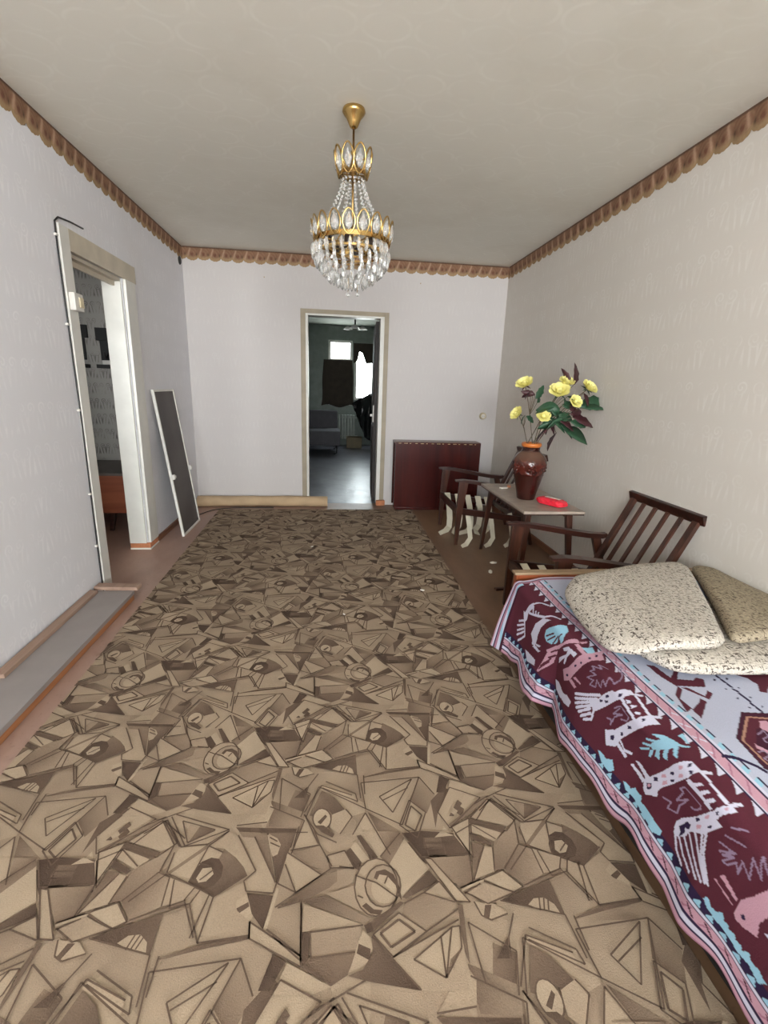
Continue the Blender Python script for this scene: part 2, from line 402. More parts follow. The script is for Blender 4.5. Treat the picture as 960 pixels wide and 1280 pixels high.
(4.3,0,[(.005,1.147),(.003,1.134),(-.003,1.123),(-.011,1.116),(-.022,1.115),(-.032,1.118),(-.041,1.126),(-.047,1.138),(-.05,1.152),(-.048,1.165),(-.042,1.177),(-.034,1.184),(-.023,1.186),(-.012,1.182),(-.003,1.173),(.003,1.161)]),
(.6,0,[(-.036,1.139),(-.012,1.164),(-.007,1.156),(-.026,1.131)]),
(.8,0,[(-.042,1.129),(-.017,1.127),(.015,1.096),(.009,1.086),(-.023,1.106)]),
(3.7,0,[(.009,1.162),(.05,1.178),(.068,1.142),(.031,1.095),(.003,1.118)]),
(4,0,[(-.019,1.274),(.072,1.228),(.071,1.204),(-.029,1.257)]),
]
RUG_LINES = [
(1,[(-.388,1.656),(-.397,1.756),(-.2,1.765)]),
(1,[(-.388,1.656),(-.282,1.591),(-.2,1.765),(-.162,1.692)]),
(1,[(-.341,1.697),(-.226,1.759),(-.305,1.636),(-.341,1.697)]),
(1,[(-.33,1.683),(-.244,1.725)]),
(1,[(-.29,1.591),(-.247,1.677),(-.203,1.629),(-.243,1.546),(-.29,1.591)]),
(1.4,[(-.273,1.59),(-.245,1.655),(-.217,1.62),(-.246,1.568),(-.273,1.59)]),
(1,[(-.165,1.626),(-.106,1.716),(-.016,1.669),(-.14,1.569),(-.165,1.626)]),
(1,[(-.225,1.528),(-.172,1.524),(-.172,1.485),(-.22,1.488),(-.225,1.528)]),
(1,[(-.065,1.576),(.011,1.66),(.07,1.585),(.027,1.546),(-.065,1.576)]),
(1,[(-.13,1.55),(-.074,1.576),(-.097,1.474),(-.13,1.55)]),
(1,[(-.57,1.641),(-.535,1.75),(-.388,1.656)]),
(1,[(-.512,1.77),(-.417,1.715),(-.411,1.684),(-.523,1.745)]),
(1,[(-.432,1.571),(-.39,1.641),(-.329,1.501)]),
(1,[(-.7,1.599),(-.563,1.589)]),
(1,[(-.683,1.686),(-.575,1.629),(-.606,1.526)]),
(1,[(-.653,1.671),(-.658,1.794),(-.561,1.724),(-.587,1.642)]),
(1,[(-.461,1.199),(-.292,1.135),(-.406,1.093),(-.472,1.192)]),
(1,[(-.435,1.175),(-.333,1.138),(-.402,1.103),(-.435,1.175)]),
(1,[(-.543,1.165),(-.488,1.193)]),
(1,[(-.534,1.14),(-.481,1.182),(-.42,1.092)]),
(1,[(-.075,1.168),(-.031,1.069)]),
(1,[(-.09,1.129),(-.101,1.067)]),
(1,[(-.273,1.147),(-.185,1.151)]),
(1,[(.011,1.66),(.088,1.597)]),
(1,[(.002,1.668),(.092,1.703)]),
(1,[(-.34,.992),(-.31,1.017)]),
(1,[(-.353,1.039),(-.318,1.027)]),
(1,[(-.172,1.101),(-.148,1.086)]),
(1,[(-.168,1.084),(-.14,1.069)]),
(1,[(-.193,.879),(-.066,.796),(-.063,.774),(-.188,.842),(-.193,.879)]),
(1,[(-.331,.967),(-.349,.933),(-.307,.843),(-.294,.946),(-.331,.967)]),
(1,[(-.294,.946),(-.218,.995)]),
(1,[(-.424,1.015),(-.331,.967)]),
(1,[(-.406,.999),(-.396,.926),(-.349,.934)]),
(1,[(-.43,1.016),(-.503,.951)]),
(1,[(-.307,.843),(-.191,.849)]),
(1,[(-.291,1.131),(-.339,1.088),(-.295,1.065)]),
(1,[(-.263,1.115),(-.197,1.005),(-.224,.98),(-.214,.953),(-.144,.942),(-.138,.966)]),
(1,[(-.215,1.106),(-.141,.969)]),
(1,[(-.135,.966),(-.118,1.051),(-.02,.979),(-.086,.939),(-.135,.966)]),
(1,[(-.12,1.017),(-.086,.939)]),
(1,[(-.109,1.056),(-.027,1.066),(.007,1)]),
(1,[(-.027,1.066),(-.044,1.112)]),
(1,[(-.129,.906),(-.07,.917),(-.065,.796)]),
(1,[(-.15,.859),(-.065,.796)]),
(1,[(-.193,.879),(-.188,.842)]),
(1,[(-.367,.988),(-.339,1.088)]),
(1,[(-.416,1.091),(-.453,1.144)]),
(1,[(-.416,1.091),(-.343,1.094),(-.291,1.131)]),
(1,[(-.429,1.076),(-.431,1.019)]),
(1,[(.18,.93),(.172,.902),(.157,.881),(.137,.868),(.116,.865),(.096,.871),(.079,.888),(.069,.911),(.066,.939),(.072,.968),(.086,.992),(.106,1.008),(.13,1.013),(.152,1.005),(.17,.985),(.179,.959),(.18,.93)]),
(1,[(.188,.933),(.182,.913),(.169,.897),(.153,.887),(.136,.885),(.119,.89),(.105,.902),(.097,.92),(.094,.941),(.1,.962),(.111,.979),(.128,.991),(.147,.994),(.165,.987),(.18,.974),(.188,.954),(.188,.933)]),
(1,[(.101,.957),(.124,.947),(.176,.904)]),
(1,[(.07,.971),(.098,.957)]),
(1,[(.073,.918),(.087,.911)]),
(1,[(.158,.964),(.146,.942)]),
(1,[(.105,.825),(.174,.868),(.236,.821),(.148,.775),(.105,.825)]),
(1.5,[(.123,.826),(.172,.853),(.208,.823),(.146,.795),(.123,.826)]),
(1,[(.191,.889),(.246,.911),(.322,.881)]),
(1,[(.246,.911),(.292,.936),(.325,.881)]),
(1,[(.236,.821),(.326,.865)]),
(1,[(.148,.775),(.32,.84)]),
(1,[(.195,.766),(.268,.807),(.299,.825),(.319,.826),(.312,.78),(.262,.725),(.195,.766)]),
(1,[(.268,.807),(.262,.725)]),
(1,[(.299,.825),(.262,.725)]),
(1,[(.102,.821),(.202,.708)]),
(1,[(-.046,.843),(.083,.848)]),
(1,[(-.046,.843),(-.041,.789),(.061,.793)]),
(1,[(-.071,.914),(-.065,.787)]),
(1,[(-.135,.844),(-.065,.787),(.006,.734)]),
(1,[(.275,1.065),(.271,1.029),(.325,1.028)]),
(1,[(.263,1.004),(.284,.999),(.361,.878),(.326,.883),(.263,1.004)]),
(1,[(.214,1.084),(.258,1.007),(.396,1.003),(.382,.928)]),
(1,[(.345,.914),(.404,.932)]),
(1,[(.353,.9),(.401,.921)]),
(1,[(-.006,1.032),(.043,1.043),(.068,.992),(.003,.996),(-.006,1.032)]),
(1,[(.006,.996),(-.135,.907)]),
(1,[(.027,.999),(.068,.989)]),
(1,[(.207,1.085),(.142,1.017)]),
(1,[(.424,1.098),(.486,1.043)]),
(1,[(.365,1.092),(.426,1.117),(.396,1.004),(.365,1.092)]),
(1,[(.433,1.12),(.505,1.181),(.564,1.098),(.549,1.025)]),
(1,[(.468,1.018),(.451,.95)]),
(1,[(.445,1.026),(.387,.932)]),
(1,[(.347,.916),(.412,.933),(.473,.951),(.513,.904),(.484,.892),(.413,.927)]),
(1,[(.353,.904),(.406,.87),(.484,.892)]),
(1,[(.48,.954),(.547,1.022),(.58,1.006),(.583,.933)]),
(1,[(.517,.907),(.638,.943)]),
(1,[(.635,.944),(.681,.855)]),
(1,[(.653,.974),(.635,.944)]),
(1,[(.695,.955),(.672,.855)]),
(1,[(.544,.873),(.534,.843)]),
(1,[(.556,.872),(.545,.843)]),
(1,[(.567,.871),(.556,.842)]),
(1,[(.371,.878),(.381,.844),(.402,.832),(.448,.843)]),
(1,[(.462,.842),(.431,.791),(.421,.748)]),
(1,[(.593,.828),(.599,.733)]),
(1,[(.44,.875),(.593,.828)]),
(1,[(.614,.824),(.613,.748)]),
(1,[(.005,1.147),(.003,1.134),(-.003,1.123),(-.011,1.116),(-.022,1.115),(-.032,1.118),(-.041,1.126),(-.047,1.138),(-.05,1.152),(-.048,1.165),(-.042,1.177),(-.034,1.184),(-.023,1.186),(-.012,1.182),(-.003,1.173),(.003,1.161),(.005,1.147)]),
(1,[(-.077,1.176),(-.026,1.274),(.072,1.228)]),
(1,[(-.077,1.169),(-.035,1.1),(.021,1.069)]),
(1,[(.05,1.178),(.069,1.15),(.031,1.095)]),
]
SPREAD_PRINT = [
('W',0,[(.176,.964),(.2,.98),(.252,1.012),(.304,1.04),(.336,1.052),(.336,1.084),(.304,1.084),(.212,1.024),(.192,1.016),(.176,1.02),(.144,.984),(.152,.972)]),
('W',0,[(.176,.912),(.184,.92),(.18,.968),(.164,.964)]),
('W',0,[(.2,.924),(.208,.936),(.2,.98),(.184,.972)]),
('W',0,[(.332,1.08),(.356,1.084),(.352,1.092),(.332,1.092)]),
('W',0,[(.292,1.08),(.304,1.088),(.296,1.16),(.288,1.156)]),
('W',0,[(.332,1.092),(.336,1.092),(.332,1.168),(.324,1.168)]),
('W',0,[(.296,1.096),(.316,1.108),(.316,1.116),(.3,1.108)]),
('W',0,[(.292,1.116),(.316,1.128),(.316,1.136),(.296,1.128)]),
('W',0,[(.292,1.136),(.316,1.148),(.312,1.156),(.292,1.144)]),
('W',0,[(.172,1.088),(.2,1.1),(.248,1.136),(.296,1.164),(.336,1.172),(.332,1.188),(.284,1.176),(.284,1.192),(.228,1.164),(.196,1.132),(.168,1.124),(.144,1.104),(.148,1.092)]),
('N',0,[(.172,1.1),(.208,1.116),(.212,1.128),(.196,1.128),(.188,1.116),(.176,1.12),(.148,1.108),(.164,1.108)]),
('W',0,[(.328,1.168),(.356,1.164),(.356,1.172),(.332,1.176)]),
('W',.007,[(.148,1.096),(.116,1.116),(.104,1.144)]),
('W',.007,[(.148,1.112),(.128,1.136),(.116,1.168)]),
('W',.007,[(.168,1.12),(.148,1.148),(.124,1.188)]),
('W',.007,[(.188,1.132),(.16,1.16),(.132,1.2)]),
('W',.007,[(.208,1.144),(.176,1.172),(.14,1.208)]),
('W',.007,[(.224,1.16),(.184,1.176),(.144,1.212)]),
('W',.007,[(.236,1.168),(.192,1.18),(.144,1.216)]),
('G',.004,[(.26,1.072),(.276,1.084),(.276,1.132),(.268,1.136),(.252,1.124),(.248,1.112)]),
('G',.004,[(.192,1.036),(.204,1.06),(.18,1.056),(.196,1.084),(.22,1.084),(.256,1.1),(.224,1.072),(.26,1.084),(.26,1.072)]),
('N',0,[(.212,.992),(.224,1.004),(.216,1.008),(.204,.996)]),
('N',0,[(.276,1.036),(.284,1.044),(.276,1.048),(.268,1.036)]),
('N',0,[(.328,1.056),(.336,1.056),(.328,1.064),(.32,1.064)]),
('N',0,[(.316,1.072),(.324,1.076),(.316,1.084),(.312,1.08)]),
('N',0,[(.256,1.04),(.268,1.052),(.26,1.052),(.252,1.044)]),
('N',0,[(.24,1.132),(.248,1.14),(.244,1.144),(.232,1.136)]),
('N',0,[(.296,1.168),(.304,1.172),(.296,1.176),(.292,1.172)]),
('N',0,[(.252,1.164),(.264,1.172),(.256,1.172),(.248,1.164)]),
('P',0,[(.244,1.012),(.256,1.024),(.248,1.028),(.236,1.016)]),
('P',0,[(.228,1.02),(.244,1.032),(.236,1.036),(.22,1.024)]),
('P',0,[(.308,1.048),(.316,1.056),(.308,1.06),(.3,1.056)]),
('P',0,[(.292,1.06),(.3,1.068),(.292,1.072),(.28,1.06)]),
('P',0,[(.268,1.152),(.28,1.16),(.268,1.16),(.26,1.152)]),
('P',0,[(.32,1.172),(.328,1.172),(.32,1.18),(.316,1.176)]),
('P',0,[(.228,1.14),(.24,1.152),(.232,1.152),(.22,1.144)]),
('N',0,[(.176,.976),(.192,.992),(.176,.996),(.16,.984)]),
('P',0,[(.176,.98),(.184,.988),(.18,.992),(.168,.984)]),
('W',0,[(.224,.72),(.28,.748),(.312,.772),(.312,.78),(.356,.784),(.356,.804),(.316,.812),(.256,.772),(.208,.736)]),
('W',.009,[(.2,.636),(.268,.736)]),
('W',.009,[(.188,.644),(.252,.732)]),
('W',.009,[(.176,.652),(.24,.728)]),
('W',.009,[(.168,.664),(.224,.724)]),
('W',.009,[(.164,.68),(.208,.72)]),
('W',.009,[(.16,.696),(.196,.728)]),
('W',.009,[(.16,.712),(.184,.74)]),
('W',.009,[(.184,.74),(.22,.736)]),
('W',0,[(.36,.8),(.38,.816),(.372,.82),(.352,.808)]),
('W',0,[(.312,.808),(.32,.812),(.312,.884),(.304,.88)]),
('W',0,[(.352,.8),(.36,.804),(.348,.888),(.34,.892)]),
('W',0,[(.324,.82),(.332,.828),(.328,.836),(.32,.832)]),
('W',0,[(.324,.84),(.336,.848),(.332,.852),(.32,.852)]),
('W',0,[(.32,.864),(.332,.872),(.328,.88),(.32,.872)]),
('W',0,[(.196,.8),(.224,.832),(.312,.884),(.352,.888),(.348,.924),(.308,.912),(.216,.86),(.18,.852),(.156,.82)]),
('W',0,[(.348,.884),(.372,.904),(.364,.908),(.348,.896)]),
('N',0,[(.196,.824),(.208,.836),(.192,.84),(.184,.828)]),
('W',0,[(.188,.852),(.2,.856),(.188,.896),(.176,.892)]),
('W',0,[(.208,.856),(.212,.864),(.2,.88),(.212,.908),(.204,.908),(.192,.884)]),
('G',.004,[(.276,.804),(.3,.824),(.296,.864),(.28,.86),(.268,.84)]),
('G',.004,[(.232,.792),(.24,.808),(.224,.812),(.256,.816),(.284,.84),(.26,.808),(.292,.824)]),
('N',0,[(.284,.756),(.292,.768),(.288,.772),(.276,.76)]),
('N',0,[(.32,.792),(.328,.796),(.32,.804),(.312,.8)]),
('N',0,[(.268,.76),(.276,.772),(.272,.776),(.264,.768)]),
('N',0,[(.272,.868),(.28,.88),(.276,.884),(.264,.872)]),
('N',0,[(.324,.892),(.332,.896),(.328,.9),(.32,.9)]),
('N',0,[(.232,.852),(.24,.86),(.232,.864),(.224,.856)]),
('N',0,[(.256,.74),(.264,.752),(.26,.756),(.252,.748)]),
('P',0,[(.108,.376),(.208,.4),(.212,.388),(.3,.48),(.348,.496),(.344,.524),(.252,.452),(.188,.44),(.112,.388)]),
('P',0,[(.212,.516),(.244,.548),(.284,.568),(.324,.58),(.388,.588),(.368,.632),(.32,.624),(.256,.596),(.212,.58),(.184,.544)]),
('P',0,[(.208,.576),(.224,.588),(.22,.628),(.208,.62)]),
('P',0,[(.232,.592),(.244,.604),(.244,.64),(.24,.64)]),
('P',0,[(.328,.52),(.34,.524),(.336,.588),(.324,.584)]),
('P',0,[(.348,.512),(.376,.52),(.368,.528),(.348,.524)]),
('P',0,[(.384,.584),(.404,.596),(.384,.6)]),
('L',0,[(.34,.548),(.372,.556),(.364,.584),(.34,.584)]),
('W',0,[(.28,.484),(.308,.512),(.316,.564),(.296,.56),(.296,.536),(.272,.524),(.236,.52),(.232,.508),(.256,.508),(.208,.472),(.228,.468),(.272,.512),(.292,.516),(.276,.496)]),
('M',.006,[(.124,.384),(.18,.42)]),
('M',.006,[(.14,.388),(.196,.424)]),
('M',.006,[(.192,.412),(.224,.444)]),
('M',.006,[(.22,.416),(.252,.452)]),
('N',0,[(.212,.544),(.224,.56),(.216,.564),(.208,.552)]),
('N',0,[(.304,.596),(.308,.604),(.3,.608),(.296,.6)]),
('N',0,[(.276,.576),(.284,.588),(.276,.588),(.268,.58)]),
('N',0,[(.332,.604),(.336,.608),(.332,.616),(.328,.612)]),
('N',0,[(.356,.596),(.364,.6),(.356,.608),(.348,.608)]),
('W',0,[(.184,.272),(.2,.248),(.256,.264),(.304,.312),(.32,.356),(.264,.312),(.228,.304),(.176,.308),(.168,.276)]),
('W',0,[(.164,.288),(.18,.304),(.184,.356),(.172,.344)]),
('W',0,[(.188,.304),(.204,.348),(.192,.34),(.184,.316)]),
('W',0,[(.248,.156),(.308,.184),(.324,.192),(.312,.22),(.268,.188),(.232,.188),(.208,.168)]),
('W',.01,[(.32,.2),(.348,.212),(.364,.236)]),
('W',.01,[(.272,.196),(.312,.316),(.336,.336),(.352,.356)]),
('W',.009,[(.112,.156),(.16,.2)]),
('W',.009,[(.132,.14),(.172,.184)]),
('W',.009,[(.152,.136),(.184,.176)]),
('W',.009,[(.172,.128),(.2,.172)]),
('W',.009,[(.196,.132),(.216,.164)]),
('W',.009,[(.252,.152),(.16,.2)]),
('W',.009,[(.304,.22),(.288,.228)]),
('W',.009,[(.304,.244),(.292,.252)]),
('W',.009,[(.308,.264),(.296,.272)]),
('L',0,[(.256,.352),(.276,.352),(.316,.396),(.352,.408),(.34,.448),(.304,.476),(.284,.464),(.296,.452),(.264,.432),(.248,.408),(.24,.376),(.248,.356)]),
('M',.006,[(.256,.364),(.292,.408)]),
('M',.006,[(.248,.38),(.288,.42)]),
('M',.006,[(.256,.416),(.3,.44)]),
('M',.006,[(.28,.444),(.316,.448)]),
('G',.004,[(.404,.676),(.372,.724),(.328,.756),(.332,.724),(.304,.744),(.312,.72),(.288,.728),(.296,.7),(.276,.708),(.268,.68),(.288,.688),(.28,.656),(.308,.688),(.304,.656),(.316,.668),(.32,.648),(.332,.68),(.336,.656),(.348,.68)]),
('G',.004,[(.404,.676),(.392,.732),(.376,.696),(.404,.676)]),
('G',.005,[(.392,.732),(.392,.772)]),
('L',0,[(.288,.956),(.324,.968),(.34,.972),(.348,.992),(.344,1.004),(.32,1.004),(.284,.968)]),
('L',0,[(.316,.94),(.336,.96),(.34,.972),(.324,.968)]),
('L',0,[(.296,.936),(.32,.972),(.312,.972),(.292,.94)]),
('L',0,[(.272,.928),(.3,.968),(.288,.964),(.268,.932)]),
('L',0,[(.248,.924),(.28,.956),(.272,.956),(.248,.932)]),
('L',0,[(.276,.96),(.288,.972),(.256,.968),(.252,.96)]),
('L',0,[(.3,.98),(.308,.988),(.276,.996),(.272,.98)]),
('L',0,[(.316,.996),(.324,1),(.296,1.02),(.292,1.004)]),
('L',0,[(.332,1),(.34,1.004),(.316,1.036),(.316,1.024)]),
('L',0,[(.348,.996),(.368,1.012),(.364,1.012),(.344,1.004)]),
('L',0,[(.38,.972),(.364,.972),(.368,1.008)]),
('G',.004,[(.268,1.236),(.236,1.216),(.256,1.236),(.224,1.22),(.228,1.232),(.252,1.244),(.236,1.256),(.268,1.252),(.252,1.276),(.296,1.264),(.276,1.292),(.316,1.272),(.296,1.3),(.3,1.304)]),
('G',.004,[(.304,1.208),(.324,1.224)]),
('G',.004,[(.276,1.204),(.3,1.244)]),
('G',.004,[(.252,1.2),(.264,1.232),(.236,1.208)]),
('P',0,[(.16,1.28),(.196,1.28),(.232,1.296),(.284,1.312),(.236,1.332),(.2,1.324),(.172,1.332),(.156,1.304),(.152,1.288)]),
('P',0,[(.172,1.22),(.176,1.224),(.172,1.272),(.168,1.276)]),
('P',0,[(.192,1.228),(.204,1.236),(.192,1.276),(.184,1.276)]),
('N',0,[(.172,1.292),(.18,1.296),(.176,1.304),(.168,1.3)]),
('W',0,[(.192,1.336),(.204,1.348),(.196,1.352),(.192,1.344)]),
('W',0,[(.176,1.356),(.184,1.356),(.168,1.364)]),
('L',0,[(.108,1.22),(.12,1.224),(.12,1.232),(.112,1.24),(.116,1.252),(.132,1.264),(.12,1.272),(.124,1.284),(.116,1.284),(.124,1.3),(.116,1.304),(.12,1.316),(.112,1.32),(.128,1.332),(.116,1.34),(.12,1.356),(.116,1.364),(.116,1.376),(.096,1.364),(.104,1.34),(.096,1.316),(.1,1.284),(.096,1.256),(.1,1.232)]),
('L',0,[(.112,.908),(.116,.924),(.112,.936),(.128,.948),(.124,.96),(.128,.976),(.112,.98),(.116,1.008),(.116,1.024),(.112,1.036),(.112,1.052),(.112,1.064),(.096,1.064),(.084,1.048),(.084,1.02),(.088,.988),(.096,.956),(.096,.924)]),
('L',0,[(.12,.8),(.124,.816),(.12,.836),(.136,.856),(.112,.872),(.092,.856),(.096,.824)]),
('W',0,[(.116,.544),(.16,.592),(.16,.628),(.136,.624),(.12,.58)]),
('W',0,[(.116,.236),(.124,.268),(.136,.344),(.116,.352),(.092,.28)]),
('W',0,[(.132,.464),(.148,.504),(.144,.56),(.164,.604),(.112,.548),(.104,.492)]),
('M',0,[(.496,.684),(.52,.692),(.528,.756),(.568,.72),(.58,.724),(.544,.764),(.588,.776),(.608,.764),(.624,.776),(.6,.812),(.52,.796),(.52,.816),(.48,.856),(.48,.9),(.452,.916),(.48,.836),(.516,.8),(.5,.744)]),
('M',0,[(.524,.804),(.564,.868),(.596,.844),(.592,.828),(.564,.852),(.544,.808)]),
('M',0,[(.48,.856),(.476,.904),(.472,.944),(.548,.876),(.54,.86),(.524,.876),(.48,.904),(.48,.876)]),
('M',0,[(.792,.756),(.924,.728),(.824,.828),(.78,.836),(.752,.86),(.736,.852),(.76,.82),(.756,.792),(.788,.78)]),
('N',.008,[(.676,.764),(.676,.776)]),
('N',0,[(.656,.776),(.66,.78),(.652,.788),(.648,.784)]),
('N',.008,[(.676,.784),(.676,.8)]),
('N',0,[(.696,.776),(.7,.78),(.692,.788),(.688,.784)]),
('N',.008,[(.676,.808),(.676,.82)]),
('N',0,[(.652,.824),(.656,.828),(.652,.832),(.648,.828)]),
('N',.008,[(.672,.832),(.676,.844)]),
('N',0,[(.692,.824),(.696,.828),(.692,.832),(.688,.828)]),
('N',.008,[(.672,.852),(.672,.868)]),
('N',0,[(.652,.868),(.656,.868),(.648,.876),(.644,.872)]),
('N',.008,[(.672,.872),(.672,.888)]),
('N',0,[(.688,.868),(.692,.872),(.688,.876),(.684,.872)]),
('N',.008,[(.668,.896),(.668,.908)]),
('N',0,[(.648,.908),(.652,.912),(.648,.916),(.644,.912)]),
('N',.008,[(.668,.916),(.668,.928)]),
('N',0,[(.688,.908),(.692,.912),(.684,.916),(.68,.916)]),
('N',.008,[(.664,.936),(.668,.944)]),
('N',0,[(.644,.948),(.648,.952),(.644,.956),(.64,.952)]),
('D',0,[(.608,.928),(.712,.944),(.508,1.136),(.488,1.116),(.504,1.02)]),
('M',0,[(.608,.952),(.692,.964),(.524,1.124),(.508,1.104),(.52,1.028)]),
('T',.006,[(.692,.964),(.608,.948),(.516,1.028),(.508,1.104)]),
('D',0,[(.592,.992),(.612,.992),(.62,1.036),(.524,1.124),(.524,1.092),(.54,1.044)]),
('P',0,[(.628,.964),(.648,.964),(.644,1.012),(.628,1.028),(.604,.992)]),
('P',0,[(.54,1.036),(.54,1.048),(.568,1.084),(.56,1.092),(.528,1.056)]),
('G',.004,[(.576,1.012),(.604,1),(.6,1.02),(.576,1.028),(.572,1.04),(.592,1.04),(.588,1.06)]),
('G',.004,[(.52,1.068),(.54,1.064),(.54,1.08),(.516,1.088),(.524,1.1)]),
('N',.01,[(.42,1.064),(.44,1.076),(.456,1.088),(.476,1.108),(.484,1.124)]),  # crease in the cloth painted in as a dark line
]

# ------------------------------------------------------------------ materials
M_left = paper('wallpaper_left', srgb(225, 224, 229), srgb(236, 235, 239), 1, 2, cw=.16, ch=.2, amount=.65, stain=srgb(216, 212, 212))
M_back = paper('wallpaper_back', srgb(206, 201, 200), srgb(213, 209, 207), 0, 2, cw=.16, ch=.2, amount=.4)
M_right = paper('wallpaper_right', srgb(217, 211, 203), srgb(229, 225, 219), 1, 2, cw=.16, ch=.2, amount=.55, stain=srgb(208, 199, 188))
M_ceil = paper('ceiling_paper', srgb(230, 227, 217), srgb(238, 236, 227), 0, 1, cw=.19, ch=.15, amount=.5, stain=srgb(212, 206, 192), ovals=True)
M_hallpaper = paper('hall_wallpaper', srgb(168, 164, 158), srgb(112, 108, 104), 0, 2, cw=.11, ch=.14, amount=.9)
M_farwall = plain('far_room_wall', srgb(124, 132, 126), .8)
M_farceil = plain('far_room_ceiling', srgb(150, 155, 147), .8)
M_white = plain('white_gloss_paint', srgb(214, 212, 206), .4, var=.05)
M_cream = plain('old_cream_paint', srgb(196, 186, 168), .5, var=.10)
M_casing = plain('beige_casing', srgb(158, 146, 126), .55, var=.10)
M_base = wood('baseboard_brown', srgb(112, 72, 52), srgb(146, 100, 74), .5, 1)
M_dkwood = wood('dark_walnut', srgb(34, 17, 13), srgb(66, 33, 24), .3, 0, 18)
M_dkwood2 = wood('walnut_slats', srgb(44, 25, 19), srgb(82, 46, 33), .32, 2, 18)
M_mahog = wood('mahogany_polish', srgb(54, 18, 17), srgb(76, 25, 21), .22, 2, 9)
M_mahtop = wood('mahogany_top', srgb(74, 44, 36), srgb(112, 74, 60), .3, 0, 9)
M_worn = plain('worn_edge', srgb(196, 160, 118), .6, var=.5, vscale=60)
M_sofawood = wood('sofa_board_veneer', srgb(128, 62, 36), srgb(168, 92, 56), .35, 0, 10)
M_sofaedge = wood('sofa_board_edge', srgb(132, 108, 84), srgb(170, 146, 116), .5, 0, 10)
M_sofabase = plain('sofa_base_dark', srgb(24, 18, 16), .8)  # near-black: the shade under the spread's hem put into the base colour
M_tabletop = plain('dusty_table_top', srgb(160, 146, 134), .4, var=.14, vscale=14)
M_strap = plain('webbing_cream', srgb(222, 214, 194), .85, var=.06, bump=.2, bscale=300)
M_gold = plain('brass', srgb(198, 166, 106), .24, 1.0, var=.12, vscale=20)
M_golddk = plain('aged_brass', srgb(160, 128, 80), .3, 1.0, var=.2, vscale=20)
M_bulb = plain('candle_socket', srgb(46, 32, 26), .5)
M_grey = plain('grey_board', srgb(146, 138, 136), .55, var=.05)
M_strip = wood('planed_strip', srgb(140, 112, 98), srgb(172, 144, 126), .6, 1, 8)
M_orange = wood('orange_edge', srgb(140, 88, 54), srgb(180, 122, 80), .6, 1, 10)
M_black = plain('black_cable', srgb(30, 28, 30), .5, var=0)
M_dark = plain('near_black', srgb(22, 20, 20), .6, var=.1)
M_plast = plain('white_plastic', srgb(214, 210, 204), .4, var=.04)
M_yelplast = plain('yellowed_plastic', srgb(206, 192, 160), .4, var=.05)
M_roll = plain('rolled_lino_back', srgb(186, 160, 128), .8, var=.16, vscale=5, bump=.15, bscale=60)
M_vrim = plain('vase_rim_glaze', srgb(196, 112, 50), .3, var=.1)
M_redpk = plain('red_wrapper', srgb(228, 44, 62), .25, var=.12, vscale=40)
M_wrapw = plain('wrapper_white', srgb(232, 206, 200), .3, var=.05)
M_yel = plain('petal_yellow', srgb(238, 230, 146), .7, var=.14, vscale=30)
M_green = plain('leaf_green', srgb(40, 74, 50), .5, var=.25, vscale=30)
M_maroon = plain('leaf_maroon', srgb(66, 30, 36), .5, var=.25, vscale=30)
M_stem = plain('stem_brown', srgb(92, 80, 62), .6)
M_litter = plain('plaster_crumb', srgb(226, 220, 210), .8, var=.1)
M_crumb = plain('brick_orange', srgb(186, 120, 84), .85, var=.2, vscale=30)
M_curtain = plain('far_dark_curtain', srgb(54, 46, 38), .9, var=.2)
M_black_sheet = plain('black_plastic_sheet', srgb(20, 20, 22), .22, var=.1)
M_farsofa = plain('far_sofa_grey', srgb(74, 72, 76), .85, var=.12)
M_rad = plain('radiator_paint', srgb(150, 156, 148), .45)
M_farwood = plain('far_box_wood', srgb(120, 108, 84), .7)
M_door = wood('door_dark', srgb(26, 17, 15), srgb(44, 29, 25), .6, 2, 8)
M_cab = wood('hall_cabinet_wood', srgb(128, 66, 44), srgb(160, 90, 62), .4, 0, 8)
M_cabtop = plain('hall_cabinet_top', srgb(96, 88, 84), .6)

def floor_mat():
    m, b, t = new_mat('painted_floor', srgb(138, 108, 94), .42, 0, .4); co = t.coord()
    o = t.xyz(co)
    n = t.noise(t.scale(co, (1, .35, 1)), 3.0, 6, .62)
    side = t.smooth(o[0], -.2, .9)                      # reddish on the left side, browner and darker towards the right
    ca = t.ramp(n, (.3, srgb(148, 116, 104)), (.7, srgb(172, 142, 128)))
    cb = t.ramp(n, (.3, srgb(104, 76, 56)), (.7, srgb(136, 106, 82)))
    c = t.mix(side, ca, cb)
    sp = t.noise(co, 60.0, 3)
    c = t.mix(t.math('MULTIPLY', t.smooth(sp, .6, .75), .35), c, srgb(92, 70, 58))
    t.l.new(c, b.inputs['Base Color']); t.l.new(t.bump(n, .12, .002), b.inputs['Normal'])
    return m
M_floor = floor_mat()

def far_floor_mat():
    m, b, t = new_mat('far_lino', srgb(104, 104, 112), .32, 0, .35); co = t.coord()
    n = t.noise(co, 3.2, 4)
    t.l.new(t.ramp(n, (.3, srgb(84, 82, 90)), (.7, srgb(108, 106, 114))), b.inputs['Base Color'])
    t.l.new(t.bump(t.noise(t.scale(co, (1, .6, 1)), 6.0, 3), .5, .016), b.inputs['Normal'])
    return m
M_farfloor = far_floor_mat()

